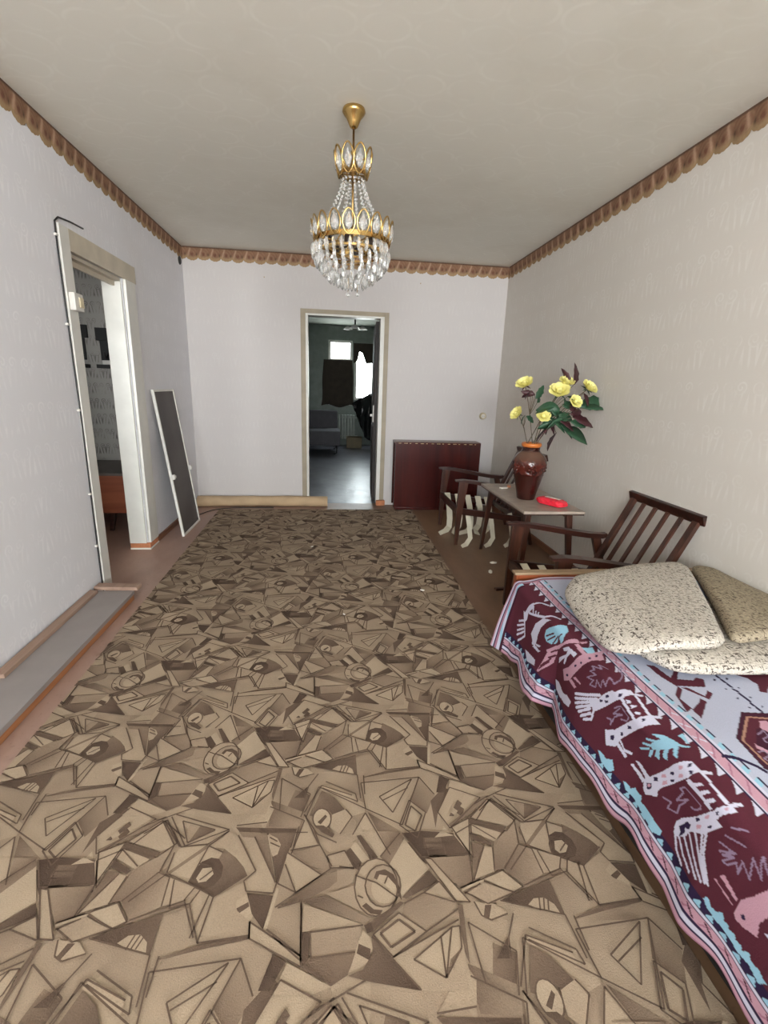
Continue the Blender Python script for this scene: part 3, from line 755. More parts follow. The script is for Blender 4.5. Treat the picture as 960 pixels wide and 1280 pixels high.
def tweed_mat(name, base, dark):
    m, b, t = new_mat(name, base, .92, 0, .15); co = t.coord()
    n1 = t.noise(t.scale(co, (48, 210, 120)), 1.0, 1, .5, 0)
    n2 = t.noise(t.scale(co, (210, 48, 120)), 1.0, 1, .5, 0)
    br = t.noise(co, 8.0, 3)
    f = t.math('MAXIMUM', t.smooth(n1, .60, .66), t.smooth(n2, .615, .675))
    c0 = t.ramp(t.noise(co, 160, 2), (.3, tuple(x*.72 for x in base)), (.7, tuple(min(1, x*1.16) for x in base)))
    c = t.mix(t.math('MULTIPLY', f, .9), c0, dark)
    t.l.new(c, b.inputs['Base Color'])
    t.l.new(t.bump(t.math('ADD', n1, n2), .5, .003), b.inputs['Normal'])
    return m
M_tweed = tweed_mat('tweed_light', srgb(192, 184, 173), srgb(60, 50, 48))
M_tweed_shaded = tweed_mat('tweed_shaded', srgb(160, 147, 126), srgb(62, 50, 42))  # same tweed browned, the shade of the sloping cushion put into its colour

def glaze_mat():
    m, b, t = new_mat('vase_glaze', srgb(72, 22, 16), .12, 0, .6); co = t.coord(); o = t.xyz(co)
    n = t.noise(co, 26.0, 3, .5, .8)
    body = t.ramp(n, (.35, srgb(48, 17, 13)), (.65, srgb(94, 36, 27)))
    low = srgb(52, 20, 16)
    f = t.math('MULTIPLY', t.smooth(o[2], .17, .19), t.smooth(o[2], .31, .27))
    c = t.mix(f, low, body)
    grey = t.math('MULTIPLY', t.smooth(o[2], .24, .32), t.smooth(o[2], .345, .33))
    c = t.mix(t.math('MULTIPLY', grey, .55), c, srgb(120, 92, 76))
    t.l.new(c, b.inputs['Base Color'])
    t.l.new(t.bump(t.math('MULTIPLY', n, f), .6, .01), b.inputs['Normal'])
    return m
M_glaze = glaze_mat()

def crystal_mat():
    m, b, t = new_mat('crystal', (.93, .93, .92), .05, 0, .6)
    b.inputs['Transmission Weight'].default_value = .8; b.inputs['IOR'].default_value = 1.5
    return m
M_cry = crystal_mat()

def mesh_screen_mat():
    m, b, t = new_mat('insect_mesh', srgb(98, 92, 90), .6, 0, .3)
    b.inputs['Alpha'].default_value = .82
    n = t.noise(t.coord(), 2.0, 3); t.l.new(t.ramp(n, (.3, srgb(84, 78, 77)), (.7, srgb(110, 104, 102))), b.inputs['Base Color'])
    return m
M_screen = mesh_screen_mat()

def pane_mat():
    m = bpy.data.materials.new('window_glass'); m.use_nodes = True; nt = m.node_tree; nt.nodes.clear()
    o = nt.nodes.new('ShaderNodeOutputMaterial'); mx = nt.nodes.new('ShaderNodeMixShader'); tr = nt.nodes.new('ShaderNodeBsdfTransparent'); gl = nt.nodes.new('ShaderNodeBsdfGlossy')
    gl.inputs['Roughness'].default_value = .05; mx.inputs[0].default_value = .06; tr.inputs[0].default_value = (.95, .97, .96, 1)
    nt.links.new(tr.outputs[0], mx.inputs[1]); nt.links.new(gl.outputs[0], mx.inputs[2]); nt.links.new(mx.outputs[0], o.inputs[0])
    return m
M_pane = pane_mat()
M_rug = attr_mat('rug_pile', .95, 330.0, .22, .35, .1, .16)
M_spread = attr_mat('woven_spread', .9, 420.0, .14, .25, .15, .06)
M_border = attr_mat('paper_border', .7, 120.0, .18, 0, .25, .2)

# ------------------------------------------------------------------ the room shell
XL, XR, YB, H = -1.407, 1.799, 5.102, 2.5
T = .12
def wall(name, axis, c0, c1, a0, a1, mat, holes=(), z0=0.0, z1=H):
    """wall slab from c0 to c1 along axis (0 = x, 1 = y), a0..a1 along the other; holes (a, b, z0, z1)"""
    bm = B(); ea = sorted({a0, a1, *[h[0] for h in holes], *[h[1] for h in holes]}); ez = sorted({z0, z1, *[h[2] for h in holes], *[h[3] for h in holes]})
    for i in range(len(ea)-1):
        for j in range(len(ez)-1):
            ma, mz = (ea[i]+ea[i+1])/2, (ez[j]+ez[j+1])/2
            if any(h[0] < ma < h[1] and h[2] < mz < h[3] for h in holes): continue
            if axis == 0: box(bm, c0, c1, ea[i], ea[i+1], ez[j], ez[j+1])
            else: box(bm, ea[i], ea[i+1], c0, c1, ez[j], ez[j+1])
    bmesh.ops.remove_doubles(bm, verts=bm.verts[:], dist=1e-5)
    # inner faces shared by two cells go, leaving clean slabs with reveals
    seen = {}
    for f in bm.faces[:]:
        seen.setdefault(tuple(sorted(v.index for v in f.verts)), []).append(f)
    bm.verts.index_update(); seen = {}
    for f in bm.faces[:]: seen.setdefault(tuple(sorted(v.index for v in f.verts)), []).append(f)
    dup = [f for fs in seen.values() if len(fs) > 1 for f in fs]
    bmesh.ops.delete(bm, geom=dup, context='FACES')
    return struct(obj(name, bm, mat))

D1 = (2.965, 3.655, 0, 1.93)          # doorway to the hall (left wall)
D2 = (-.245, .508, 0, 1.958)          # doorway to the room beyond (back wall)
bm = B(); box(bm, -3.0, 2.0, REAR_Y-.2, 5.16, -.1, 0); struct(obj('floor', bm, M_floor))
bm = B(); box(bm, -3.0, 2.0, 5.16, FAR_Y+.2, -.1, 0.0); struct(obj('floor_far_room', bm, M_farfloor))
bm = B(); box(bm, XL-T, 2.0, REAR_Y-.2, 5.16, H, H+.1); struct(obj('ceiling', bm, M_ceil))
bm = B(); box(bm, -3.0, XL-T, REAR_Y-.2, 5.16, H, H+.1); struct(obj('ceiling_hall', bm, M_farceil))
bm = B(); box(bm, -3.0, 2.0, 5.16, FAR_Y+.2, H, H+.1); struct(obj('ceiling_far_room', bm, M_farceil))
wall('wall_left', 0, XL-T, XL, REAR_Y, YB, M_left, [D1])
wall('wall_right', 0, XR, XR+T, REAR_Y, YB, M_right)
wall('wall_back', 1, YB, YB+T, XL-T, XR+T, M_back, [D2])
wall('wall_rear', 1, REAR_Y-T, REAR_Y, XL-T, XR+T, M_back, [(x0, x1, z0, z1) for (x0, x1, z0, z1) in REAR_WINS])
# hall beyond the left doorway
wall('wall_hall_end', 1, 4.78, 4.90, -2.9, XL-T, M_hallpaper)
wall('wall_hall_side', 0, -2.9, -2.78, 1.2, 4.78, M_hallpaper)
HW = (-2.4, -1.9, 1.0, 1.9)  # opening made up to let daylight into the dark hall
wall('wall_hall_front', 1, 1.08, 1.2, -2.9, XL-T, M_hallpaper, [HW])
# room beyond the back doorway
FW = (-.06, .45, .86, 2.20); FB = (.50, .93, .98, 2.10)
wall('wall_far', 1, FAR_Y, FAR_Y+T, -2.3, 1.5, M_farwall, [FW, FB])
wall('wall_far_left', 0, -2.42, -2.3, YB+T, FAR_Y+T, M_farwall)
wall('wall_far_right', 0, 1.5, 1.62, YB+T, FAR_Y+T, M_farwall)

# unseen slab added over the rear window, blocking high sky from the near floor
bm = B(); box(bm, -2.2, 2.6, REAR_Y-2.5, REAR_Y-T, H-.02, H+.14); struct(obj('ceiling_sky_blocker', bm, M_farceil))
# rear window behind the photographer
def window(name, x0, x1, z0, z1, y0, y1, nx, bars=(), pane=True, panes=None):
    w = bpy.data.objects.new(name, None); COL.objects.link(w); struct(w)
    bm = B(); f = .05
    box(bm, x0, x0+f, y0, y1, z0, z1); box(bm, x1-f, x1, y0, y1, z0, z1); box(bm, x0+f, x1-f, y0, y1, z0, z0+f); box(bm, x0+f, x1-f, y0, y1, z1-f, z1)
    for i in range(1, nx):
        xm = x0+(x1-x0)*i/nx; box(bm, xm-.03, xm+.03, y0, y1, z0+f, z1-f)
    for zb in bars: box(bm, x0+f, x1-f, y0, y1, zb-.03, zb+.03)
    obj('window_frame', bm, M_white, w)
    if pane:
        bm = B(); ym = (y0+y1)/2; box(bm, x0+f, x1-f, ym-.002, ym+.002, z0+f, z1-f); obj('pane', bm, M_pane, w)
    return w
for i, (x0, x1, z0, z1) in enumerate(REAR_WINS): window('window_%d' % (i+1), x0, x1, z0, z1, REAR_Y-.10, REAR_Y-.05, 3, (), False)
window('window_4', *HW, 1.10, 1.15, 1, (), False)  # unseen frame for the added hall opening
window('window_2', *FW, FAR_Y+.03, FAR_Y+.08, 1, (1.80,))
window('window_3', *FB, FAR_Y+.03, FAR_Y+.08, 1)

# ---- door trims
def casing_left():
    t = bpy.data.objects.new('trim_1', None); COL.objects.link(t); struct(t)
    y0, y1, z1 = D1[0], D1[1], D1[3]
    def near(bm): box(bm, XL-.01, XL+.018, y0-.095, y0, 0, z1+.11, .004)
    def farp(bm): box(bm, XL-.01, XL+.020, y1, y1+.165, .05, z1+.0, .006)
    def head(bm): box(bm, XL-.01, XL+.018, y0, y1+.19, z1, z1+.11, .004)
    def jambn(bm): box(bm, XL-T-.01, XL-.01, y0-.002, y0+.02, 0, z1)
    def jambf(bm): box(bm, XL-T-.01, XL-.01, y1-.02, y1+.002, .05, z1, .003)
    def jambh(bm): box(bm, XL-T-.01, XL-.01, y0+.02, y1-.02, z1-.02, z1+.002)
    def rail(bm): box(bm, XL-.06, XL-.045, y0+.02, y1-.02, z1-.05, z1-.02)
    part('casing', M_white, t, near); part('casing', M_white, t, farp); part('casing_head', M_cream, t, head)
    part('jamb', M_white, t, jambn); part('jamb', M_white, t, jambf); part('jamb_head', M_cream, t, jambh); part('door_stop', M_cream, t, rail)
    part('raw_wood_foot', M_crumb, t, lambda bm: (box(bm, XL-T-.01, XL+.018, y1-.018, y1+.16, .012, .05, .004)))
    part('foot_edge', M_white, t, lambda bm: box(bm, XL-T-.01, XL+.021, y1-.021, y1+.163, 0, .012, .002))
    part('threshold', M_base, t, lambda bm: box(bm, XL-.10, XL-.01, y0-.05, y0+.018, 0, .02, .004))
casing_left()
def casing_back():
    t = bpy.data.objects.new('trim_2', None); COL.objects.link(t); struct(t)
    x0, x1, _, z1 = D2
    part('casing', M_casing, t, lambda bm: box(bm, x0-.062, x0-.012, YB-.018, YB+.01, 0, z1+.048, .004))
    part('casing', M_casing, t, lambda bm: box(bm, x1+.028, x1+.075, YB-.018, YB+.01, .06, z1+.048, .004))
    part('casing_head', M_casing, t, lambda bm: box(bm, x0-.012, x1+.028, YB-.018, YB+.01, z1+.006, z1+.048, .004))
    part('jamb', M_white, t, lambda bm: box(bm, x0-.012, x0+.012, YB-.022, YB+T, 0, z1+.006, .003))
    part('jamb', M_white, t, lambda bm: box(bm, x1-.012, x1+.028, YB-.022, YB+T, .06, z1+.006, .003))
    part('jamb_head', M_white, t, lambda bm: box(bm, x0+.012, x1-.012, YB-.022, YB+T, z1-.012, z1+.006, .003))
    part('broken_foot', M_crumb, t, lambda bm: box(bm, x1-.008, x1+.09, YB-.05, YB+.02, 0, .058, .012))
casing_back()
# open door leaf of the far room, swung in against its right wall
dl = bpy.data.objects.new('door_1', None); COL.objects.link(dl); struct(dl); dl.location = (.50, YB+T+.01, 0); dl.rotation_euler = (0, 0, math.radians(-3))
part('leaf', M_door, dl, lambda bm: box(bm, -.035, .005, .02, .74, .01, 1.94, .003))
part('panel', M_door, dl, lambda bm: box(bm, -.042, -.034, .12, .64, .25, .85, .004)); part('panel', M_door, dl, lambda bm: box(bm, -.042, -.034, .12, .64, 1.0, 1.82, .004))
part('handle', M_plast, dl, lambda bm: (box(bm, -.046, -.034, .03, .07, .90, 1.08, .004), box(bm, -.075, -.05, .04, .06, .96, .985, .003)))

# ---- paper border under the ceiling, scalloped lower edge
def border(name, axis, fixed, a0, a1, sgn):
    n = int((a1-a0)/.006); rows = 14
    V = []; Cc = []
    C_top = np.array(srgb(94, 70, 56)); C_body = np.array(srgb(140, 110, 86)); C_och = np.array(srgb(164, 138, 104)); C_red = np.array(srgb(126, 86, 68)); C_lt = np.array(srgb(184, 152, 128))
    per = .105
    for i in range(n+1):
        a = a0+(a1-a0)*i/n; ph = (a/per) % 1.0; big = int(a//per) % 2
        drop = .088+(.030 if big else .024)*abs(math.sin(math.pi*ph))**.55+.004*abs(math.sin(4*math.pi*ph))
        for j in range(rows+1):
            w = j/rows; d = drop*w
            z = H-d; off = .0018+.004*math.sin(math.pi*w)*(.5-.5*math.cos(2*math.pi*ph))
            V.append((a, fixed+sgn*off, z) if axis == 1 else (fixed+sgn*off, a, z))
            q = (ph-.5)*per; rr = math.hypot(q, (d-.066)); th = math.atan2(d-.066, q)
            petal = .5+.5*math.sin(rr*260+th*2)                          # rosettes in soft browns
            c = C_body*(1-petal*.8)+C_red*petal*.8
            if rr < .014: c = C_red*.8
            lf = math.exp(-((q+.034-(.07-d)*.35)/.007)**2)*(d < .085)    # pale curling leaf between rosettes
            c = c*(1-.85*lf)+C_lt*.85*lf
            dk = math.exp(-((q-.042)/.006)**2-((d-.07)/.018)**2); c = c*(1-.75*dk)
            k = min(1, max(0, (w-.66)/.2)); c = c*(1-k*.8)+C_och*k*.8
            if w < .10: c = C_top
            Cc.append(c)
    F = [(i*(rows+1)+j, (i+1)*(rows+1)+j, (i+1)*(rows+1)+j+1, i*(rows+1)+j+1) for i in range(n) for j in range(rows)]
    me = bpy.data.meshes.new(name); me.from_pydata(V, [], F); me.update()
    at = me.color_attributes.new('print', 'FLOAT_COLOR', 'POINT')
    at.data.foreach_set('color', np.concatenate([np.array(Cc), np.ones((len(Cc), 1))], 1).astype(np.float32).ravel())
    me.materials.append(M_border); o = bpy.data.objects.new(name, me); COL.objects.link(o); struct(o)
    md = o.modifiers.new('thickness', 'SOLIDIFY'); md.thickness = .0012; md.offset = 0
    return o
border('trim_3', 0, XL, REAR_Y, YB-.004, 1)
border('trim_4', 0, XR, REAR_Y, YB-.004, -1)
border('trim_5', 1, YB, XL+.004, XR-.004, -1)

# ---- baseboards
bm = B(); box(bm, XR-.018, XR, .1, YB, 0, .05, .004); struct(obj('baseboard_right', bm, M_base))
bm = B(); box(bm, XL, XL+.015, D1[1]+.17, YB, 0, .045, .004); struct(obj('baseboard_left', bm, M_base))

# ------------------------------------------------------------------ patterned rug
def clip_poly(poly, quad):
    out = poly
    for i in range(4):
        a, b = quad[i], quad[(i+1) % 4]; ex, ey = b[0]-a[0], b[1]-a[1]; res = []
        side = lambda p: ex*(p[1]-a[1]) - ey*(p[0]-a[0])
        for j in range(len(out)):
            p, q = out[j], out[(j+1) % len(out)]; sp, sq = side(p), side(q)
            if sp >= 0: res.append(p)
            if (sp >= 0) != (sq >= 0):
                t = sp/(sp-sq); res.append(tuple(p[k]+(q[k]-p[k])*t for k in range(len(p))))
        out = res
        if len(out) < 3: return []
    return out

LEVELS = [srgb(78, 63, 54), srgb(101, 84, 72), srgb(128, 109, 93), srgb(154, 135, 116), srgb(167, 148, 127), srgb(178, 160, 138)]
def level(v):
    v = min(4.999, max(0, v)); i = int(v); f = v-i
    return tuple(LEVELS[i][k]*(1-f)+LEVELS[i+1][k]*f for k in range(3))

def make_rug():
    quad = [(-1.05, .15), (.862, .15), (.866, 4.86), (-1.14, 4.84)]
    z0 = .006
    V, F, Cc = [], [], []
    def add(poly, z):
        n = len(V)
        for p in poly: V.append((p[0], p[1], z)); Cc.append(level(p[2]))
        F.append(list(range(n, n+len(poly))))
    # ground, in cells so that its tone drifts
    rs = np.random.RandomState(3); NX, NY = 16, 36
    gl = 3.1+.35*rs.randn(NX+1, NY+1)
    def q(s, t):
        l = (quad[0][0]+(quad[3][0]-quad[0][0])*t, quad[0][1]+(quad[3][1]-quad[0][1])*t); r = (quad[1][0]+(quad[2][0]-quad[1][0])*t, quad[1][1]+(quad[2][1]-quad[1][1])*t)
        return (l[0]+(r[0]-l[0])*s, l[1]+(r[1]-l[1])*s)
    for i in range(NX):
        for j in range(NY):
            add([(*q(a/NX, b/NY), gl[a, b]) for a, b in ((i, j), (i+1, j), (i+1, j+1), (i, j+1))], z0)
    T1, T2 = (1.0, 0.0), (.5, .481)
    cells = [(a*T1[0]+b*T2[0], b*T2[1]) for b in range(-3, 10) for a in range(-8, 8)]
    cells = [c for c in cells if -2.3 < c[0] < 2.0]
    for k, (lv, g, poly) in enumerate(RUG_FILLS):
        cx = sum(p[0] for p in poly)/len(poly); cy = sum(p[1] for p in poly)/len(poly)
        sz = max(1e-3, max(math.hypot(p[0]-cx, p[1]-cy) for p in poly)); an = rs.rand()*6.283
        gg = g if g else .18
        vs = [(p[0], p[1], lv+gg*1.1*((p[0]-cx)*math.cos(an)+(p[1]-cy)*math.sin(an))/sz) for p in poly]
        z = z0+.00004*(k+1)
        for dx, dy in cells:
            c = clip_poly([(x+dx, y+dy, w) for x, y, w in vs], quad)
            if c: add(c, z)
    zl = z0+.00004*(len(RUG_FILLS)+2)
    for w, pl in RUG_LINES:
        for (ax, ay), (bx, by) in zip(pl, pl[1:]):
            L = math.hypot(bx-ax, by-ay)
            if L < 1e-4: continue
            nx, ny = -(by-ay)/L*.0019*w, (bx-ax)/L*.0019*w
            sq = [(ax-nx, ay-ny, 1.0), (bx-nx, by-ny, 1.0), (bx+nx, by+ny, 1.0), (ax+nx, ay+ny, 1.0)]
            for dx, dy in cells:
                c = clip_poly([(x+dx, y+dy, l) for x, y, l in sq], quad)
                if c: add(c, zl)
    for i in range(4):                                   # cut edges of the pile
        a, b = quad[i], quad[(i+1) % 4]; n = len(V)
        V.extend([(a[0], a[1], 0.0005), (b[0], b[1], 0.0005), (b[0], b[1], z0), (a[0], a[1], z0)]); Cc.extend([level(1.2)]*4); F.append([n, n+1, n+2, n+3])
    n = len(V); V.extend([(p[0], p[1], .0005) for p in quad]); Cc.extend([level(2)]*4); F.append([n+3, n+2, n+1, n])
    me = bpy.data.meshes.new('rug'); me.from_pydata(V, [], F); me.update()
    at = me.color_attributes.new('print', 'FLOAT_COLOR', 'POINT')
    at.data.foreach_set('color', np.concatenate([np.array(Cc), np.ones((len(Cc), 1))], 1).astype(np.float32).ravel())
    me.materials.append(M_rug); o = bpy.data.objects.new('rug', me); COL.objects.link(o)
    # faces must look up
    bm = bmesh.new(); bm.from_mesh(me)
    for f in bm.faces:
        if abs(f.normal.z) > .5 and f.calc_center_median().z > .003 and f.normal.z < 0: f.normal_flip()
    bm.to_mesh(me); bm.free()
    return tag(o, 'large brown and beige rug with a cubist pattern of shards and rings', 'rug')
make_rug()

# ------------------------------------------------------------------ sofa bed with its spread
def make_sofa():
    s = thing('sofa_bed', 'low sofa bed along the right wall, with an orange-brown wooden end board', 'sofa', (0, 0, 0))
    part('base', M_sofabase, s, lambda bm: box(bm, .865, 1.775, .09, 1.905, .04, .36, .01))
    part('mattress', M_sofabase, s, lambda bm: box(bm, .832, 1.78, .085, 1.908, .362, .447, .022, 3))
    eb = part('end_board', M_sofawood, s, lambda bm: box(bm, .845, 1.765, 1.922, 1.952, .06, .474, .004)); eb['label'] = 'orange-brown veneered end board'
    part('board_cap', M_sofaedge, eb, lambda bm: box(bm, .835, 1.77, 1.916, 1.957, .4745, .486, .003))
    part('end_board', M_sofawood, s, lambda bm: box(bm, .845, 1.765, .04, .08, .06, .462, .004))
    for x in (.92, 1.70):
        for y in (.2, 1.84): part('leg', M_dkwood, s, lambda bm, x=x, y=y: bar(bm, (x, y, .0395), (x, y, 0), .05, .05, .03, .03, (0, 1, 0), .003))
make_sofa()

HEM_Y = [0.1, .54, .63, .72, .79, .88, .96, 1.08, 1.23, 1.30, 1.38, 1.44, 1.50, 1.56, 1.63, 1.72, 1.82, 1.88, 1.926, 2.0]
HEM_X = [.80, .808, .805, .797, .809, .806, .815, .803, .790, .796, .815, .830, .775, .768, .782, .805, .800, .770, .745, .745]
def spread_surface(u, v):
    y0 = np.interp(u, [0, .3, .35, .45, .6], [1.915, 1.89, 1.875, 1.905, 1.912]); y = y0-v
    xh = np.interp(y, HEM_Y, HEM_X); t = np.clip(u/.30, 0, 1)
    xs = xh*(1-t)+.822*t+.010*np.sin(t*3.1416)*np.sin(y*9); zs = .13+.30*t
    a = np.clip((u-.30)/.047, 0, 1)*np.pi/2
    xe = .822+.03*(1-np.cos(a)); ze = .43+.03*np.sin(a); k = np.clip(u-.347, 0, None)
    x = np.where(u < .30, xs, xe+k); z = np.where(u < .30, zs, ze); w = np.clip((u-.33)/.1, 0, 1)
    z = z+w*(.004*np.sin(x*11+y*5)+.003*np.sin(y*13-x*4))
    z = z+.006*np.sin(y*17+1)*np.clip(1-abs(u-.31)/.08, 0, 1)
    # hem rises and falls a little, foot end stays a touch lower
    z = z+(.012*np.sin(y*23)+.006*np.sin(y*41+1))*np.clip(1-u/.12, 0, 1)
    return x, y, z

def make_spread():
    U1, V1 = 1.268, 1.84
    gu = np.arange(0, U1, .0027); gv = np.arange(0, V1, .0027); nu, nv = len(gu), len(gv)
    U, Vv = np.meshgrid(gu, gv, indexing='ij'); X, Y, Z = spread_surface(U, Vv)
    PAL = {'W': srgb(198, 197, 216), 'P': srgb(188, 146, 162), 'L': srgb(146, 190, 212), 'N': srgb(44, 32, 62), 'M': srgb(84, 38, 50), 'G': srgb(140, 122, 146),
           'F': srgb(176, 180, 200), 'D': srgb(66, 30, 46), 'T': srgb(168, 128, 110), 'S': srgb(160, 112, 132)}
    PAL = {k: np.array(c) for k, c in PAL.items()}
    C = np.empty((nu, nv, 3)); C[:] = PAL['M']
    ue = np.minimum(U, 2*.81-U+.0)                       # the band repeats mirrored on the wall side
    field = ue > .405; C[field] = PAL['F']
    def band(a, b, c, m=None):
        k = (ue >= a) & (ue < b)
        if m is not None: k &= m
        C[k] = PAL[c]
    zz = np.abs(((Vv/.05) % 1)*2-1); zig = np.abs((Vv/.05+ue*26) % 1-.5) < .07; zig2 = np.abs((Vv/.05-ue*26) % 1-.5) < .07
    leaf = ((Vv/.035+ue*8) % 1) < .55
    band(0, .015, 'P'); band(0, .005, 'S'); band(.015, .019, 'N'); band(.019, .034, 'W'); band(.034, .042, 'N'); band(.042, .066, 'P'); band(.044, .064, 'D', zig); band(.044, .064, 'S', zig2 & ~zig)
    band(.066, .070, 'N'); band(.070, .077, 'W'); band(.077, .104, 'N'); band(.080, .098, 'L', leaf & (ue < .082+.016*((Vv/.035+ue*8) % 1)/.55))
    band(.362, .388, 'W', (ue > .388-.028*((Vv/.05) % 1)**2)); band(.385, .390, 'N'); band(.390, .393, 'W'); band(.393, .420, 'P'); band(.396, .417, 'S', zig); band(.396, .417, 'W', zig2 & ~zig & (np.floor(Vv/.15).astype(int) % 2 == 0))
    band(.420, .424, 'N'); band(.424, .434, 'W'); band(.434, .450, 'L', leaf); band(.448, .452, 'N', zz > .4)
    # foot end hem
    endm = Vv < .030
    C[endm & (Vv < .008)] = PAL['P']; C[endm & (Vv >= .008) & (Vv < .016)] = PAL['W']; C[endm & (Vv >= .016) & (Vv < .020)] = PAL['N']; C[endm & (Vv >= .020)] = PAL['S']
    e2 = (Vv >= .03) & (Vv < .06) & (ue < .34); C[e2] = PAL['L']; C[e2 & leaf] = PAL['W']; C[e2 & (Vv > .048)] = PAL['D']
    def inside(poly, uu, vv):
        r = np.zeros(uu.shape, bool); n = len(poly)
        for i in range(n):
            (x1, y1), (x2, y2) = poly[i], poly[(i+1) % n]
            if y1 == y2: continue
            c = ((y1 > vv) != (y2 > vv)) & (uu < (x2-x1)*(vv-y1)/(y2-y1)+x1); r ^= c
        return r
    def paint(c, wd, poly, mirror):
        us = [p[0] for p in poly]; vs = [p[1] for p in poly]; m = wd+.002
        if mirror: poly = [(1.62-p[0], p[1]) for p in poly]; us = [p[0] for p in poly]
        i0, i1 = np.searchsorted(gu, [min(us)-m, max(us)+m]); j0, j1 = np.searchsorted(gv, [min(vs)-m, max(vs)+m])
        if i1 <= i0 or j1 <= j0: return
        uu, vv = U[i0:i1, j0:j1], Vv[i0:i1, j0:j1]; sub = C[i0:i1, j0:j1]
        if wd == 0: k = inside(poly, uu, vv)
        else:
            k = np.zeros(uu.shape, bool)
            for (x1, y1), (x2, y2) in zip(poly, poly[1:]):
                dx, dy = x2-x1, y2-y1; L2 = dx*dx+dy*dy+1e-9; t = np.clip(((uu-x1)*dx+(vv-y1)*dy)/L2, 0, 1)
                k |= np.hypot(uu-x1-t*dx, vv-y1-t*dy) < wd/2
        sub[k] = PAL[c]
    for dv in (0.0, .78):
        for c, wd_, poly in SPREAD_PRINT:
            if dv and min(p[1] for p in poly)+dv < 1.42: continue
            q = [(p[0], p[1]+dv) for p in poly]
            for mir in (False, True): paint(c, wd_, q, mir)
    me = bpy.data.meshes.new('bedspread'); idx = np.arange(nu*nv).reshape(nu, nv)
    Fq = np.stack([idx[:-1, :-1], idx[:-1, 1:], idx[1:, 1:], idx[1:, :-1]], -1).reshape(-1, 4)
    me.vertices.add(nu*nv); me.vertices.foreach_set('co', np.stack([X, Y, Z], -1).astype(np.float32).ravel())
    me.loops.add(Fq.size); me.loops.foreach_set('vertex_index', Fq.ravel().astype(np.int32))
    me.polygons.add(len(Fq)); me.polygons.foreach_set('loop_start', np.arange(0, Fq.size, 4, dtype=np.int32))
    me.update(calc_edges=True); me.validate()
    me.polygons.foreach_set('use_smooth', np.ones(len(Fq), bool))
    at = me.color_attributes.new('print', 'FLOAT_COLOR', 'POINT')
    at.data.foreach_set('color', np.concatenate([C.reshape(-1, 3), np.ones((nu*nv, 1))], 1).astype(np.float32).ravel())
    me.materials.append(M_spread); o = bpy.data.objects.new('bedspread', me); COL.objects.link(o)
    md = o.modifiers.new('thickness', 'SOLIDIFY'); md.thickness = .004; md.offset = 0
    return tag(o, 'maroon and pale blue bedspread woven with llama figures, draped over the sofa bed', 'bedspread')
make_spread()

# ------------------------------------------------------------------ tweed cushions heaped on the spread
def cushion(name, outline, z0, z1, mat, label, tilt=None, puff=.35):
    """soft slab from a plan outline (counter-clockwise), rounded rim; tilt(x, y) adds height"""
    pts = [Vector(p) for p in outline]
    for _ in range(3):
        q = []
        for i in range(len(pts)):
            a, b = pts[i], pts[(i+1) % len(pts)]; q += [a*.84+b*.16, a*.16+b*.84]
        pts = q
    c = sum(pts, Vector((0, 0)))/len(pts); h = (z1-z0)/2; zm = (z0+z1)/2
    prof = [(0.0, -1), (.5, -1), (.8, -.98), (.93, -.8), (.985, -.45), (1.0, 0), (.985, .45), (.93, .8), (.8, .98), (.5, 1+puff*.5), (.25, 1+puff*.8), (0.0, 1+puff*.8)]
    bm = B(); rings = []
    for s, k in prof:
        if s == 0.0: p = (c.x, c.y); rings.append([bm.verts.new((p[0], p[1], zm+h*k+(tilt(*p) if tilt else 0)))]); continue
        rg = []
        for i, p in enumerate(pts):
            w = c+(p-c)*s; wob = .003*s*s*math.sin(i*.45+s*7)
            rg.append(bm.verts.new((w.x, w.y, zm+h*k+wob*(k > 0)+(tilt(w.x, w.y) if tilt else 0))))
        rings.append(rg)
    n = len(pts)
    for a, b in zip(rings, rings[1:]):
        for i in range(n):
            j = (i+1) % n
            if len(a) == 1: bm.faces.new((a[0], b[j], b[i]))
            elif len(b) == 1: bm.faces.new((a[i], a[j], b[0]))
            else: bm.faces.new((a[i], a[j], b[j], b[i]))
    bmesh.ops.recalc_face_normals(bm, faces=bm.faces[:])
    o = obj(name, bm, mat, None, True); return tag(o, label, 'cushion', 'tweed cushions on the sofa bed')
cushion('tweed_cushion', [(.96, 1.25), (1.03, 1.12), (1.38, 1.10), (1.54, 1.20), (1.50, 1.60), (1.32, 1.885), (1.19, 1.865)], .470, .523, M_tweed, 'flat speckled tweed cushion at the bottom of the heap, its rim showing below the others', puff=.05)
cushion('tweed_cushion', [(.885, 1.46), (.875, 1.25), (.95, 1.17), (1.215, 1.165), (1.31, 1.33), (1.625, 1.87), (1.35, 1.82), (1.02, 1.72), (.92, 1.64)], .525, .575, M_tweed, 'large pale speckled tweed cushion lying on top, nearest the maroon border', tilt=lambda x, y: -.05*max(0, 1.0-x)/.12, puff=.1)
cushion('tweed_cushion', [(1.245, 1.185), (1.46, 1.22), (1.75, 1.34), (1.788, 1.60), (1.788, 1.89), (1.655, 1.885), (1.345, 1.35)], .526, .574, M_tweed_shaded, 'tweed cushion with shade in its brown colour against the right wall, sloping away from the pale one', tilt=lambda x, y: -.05*max(0, x-1.50)/.28, puff=.05)

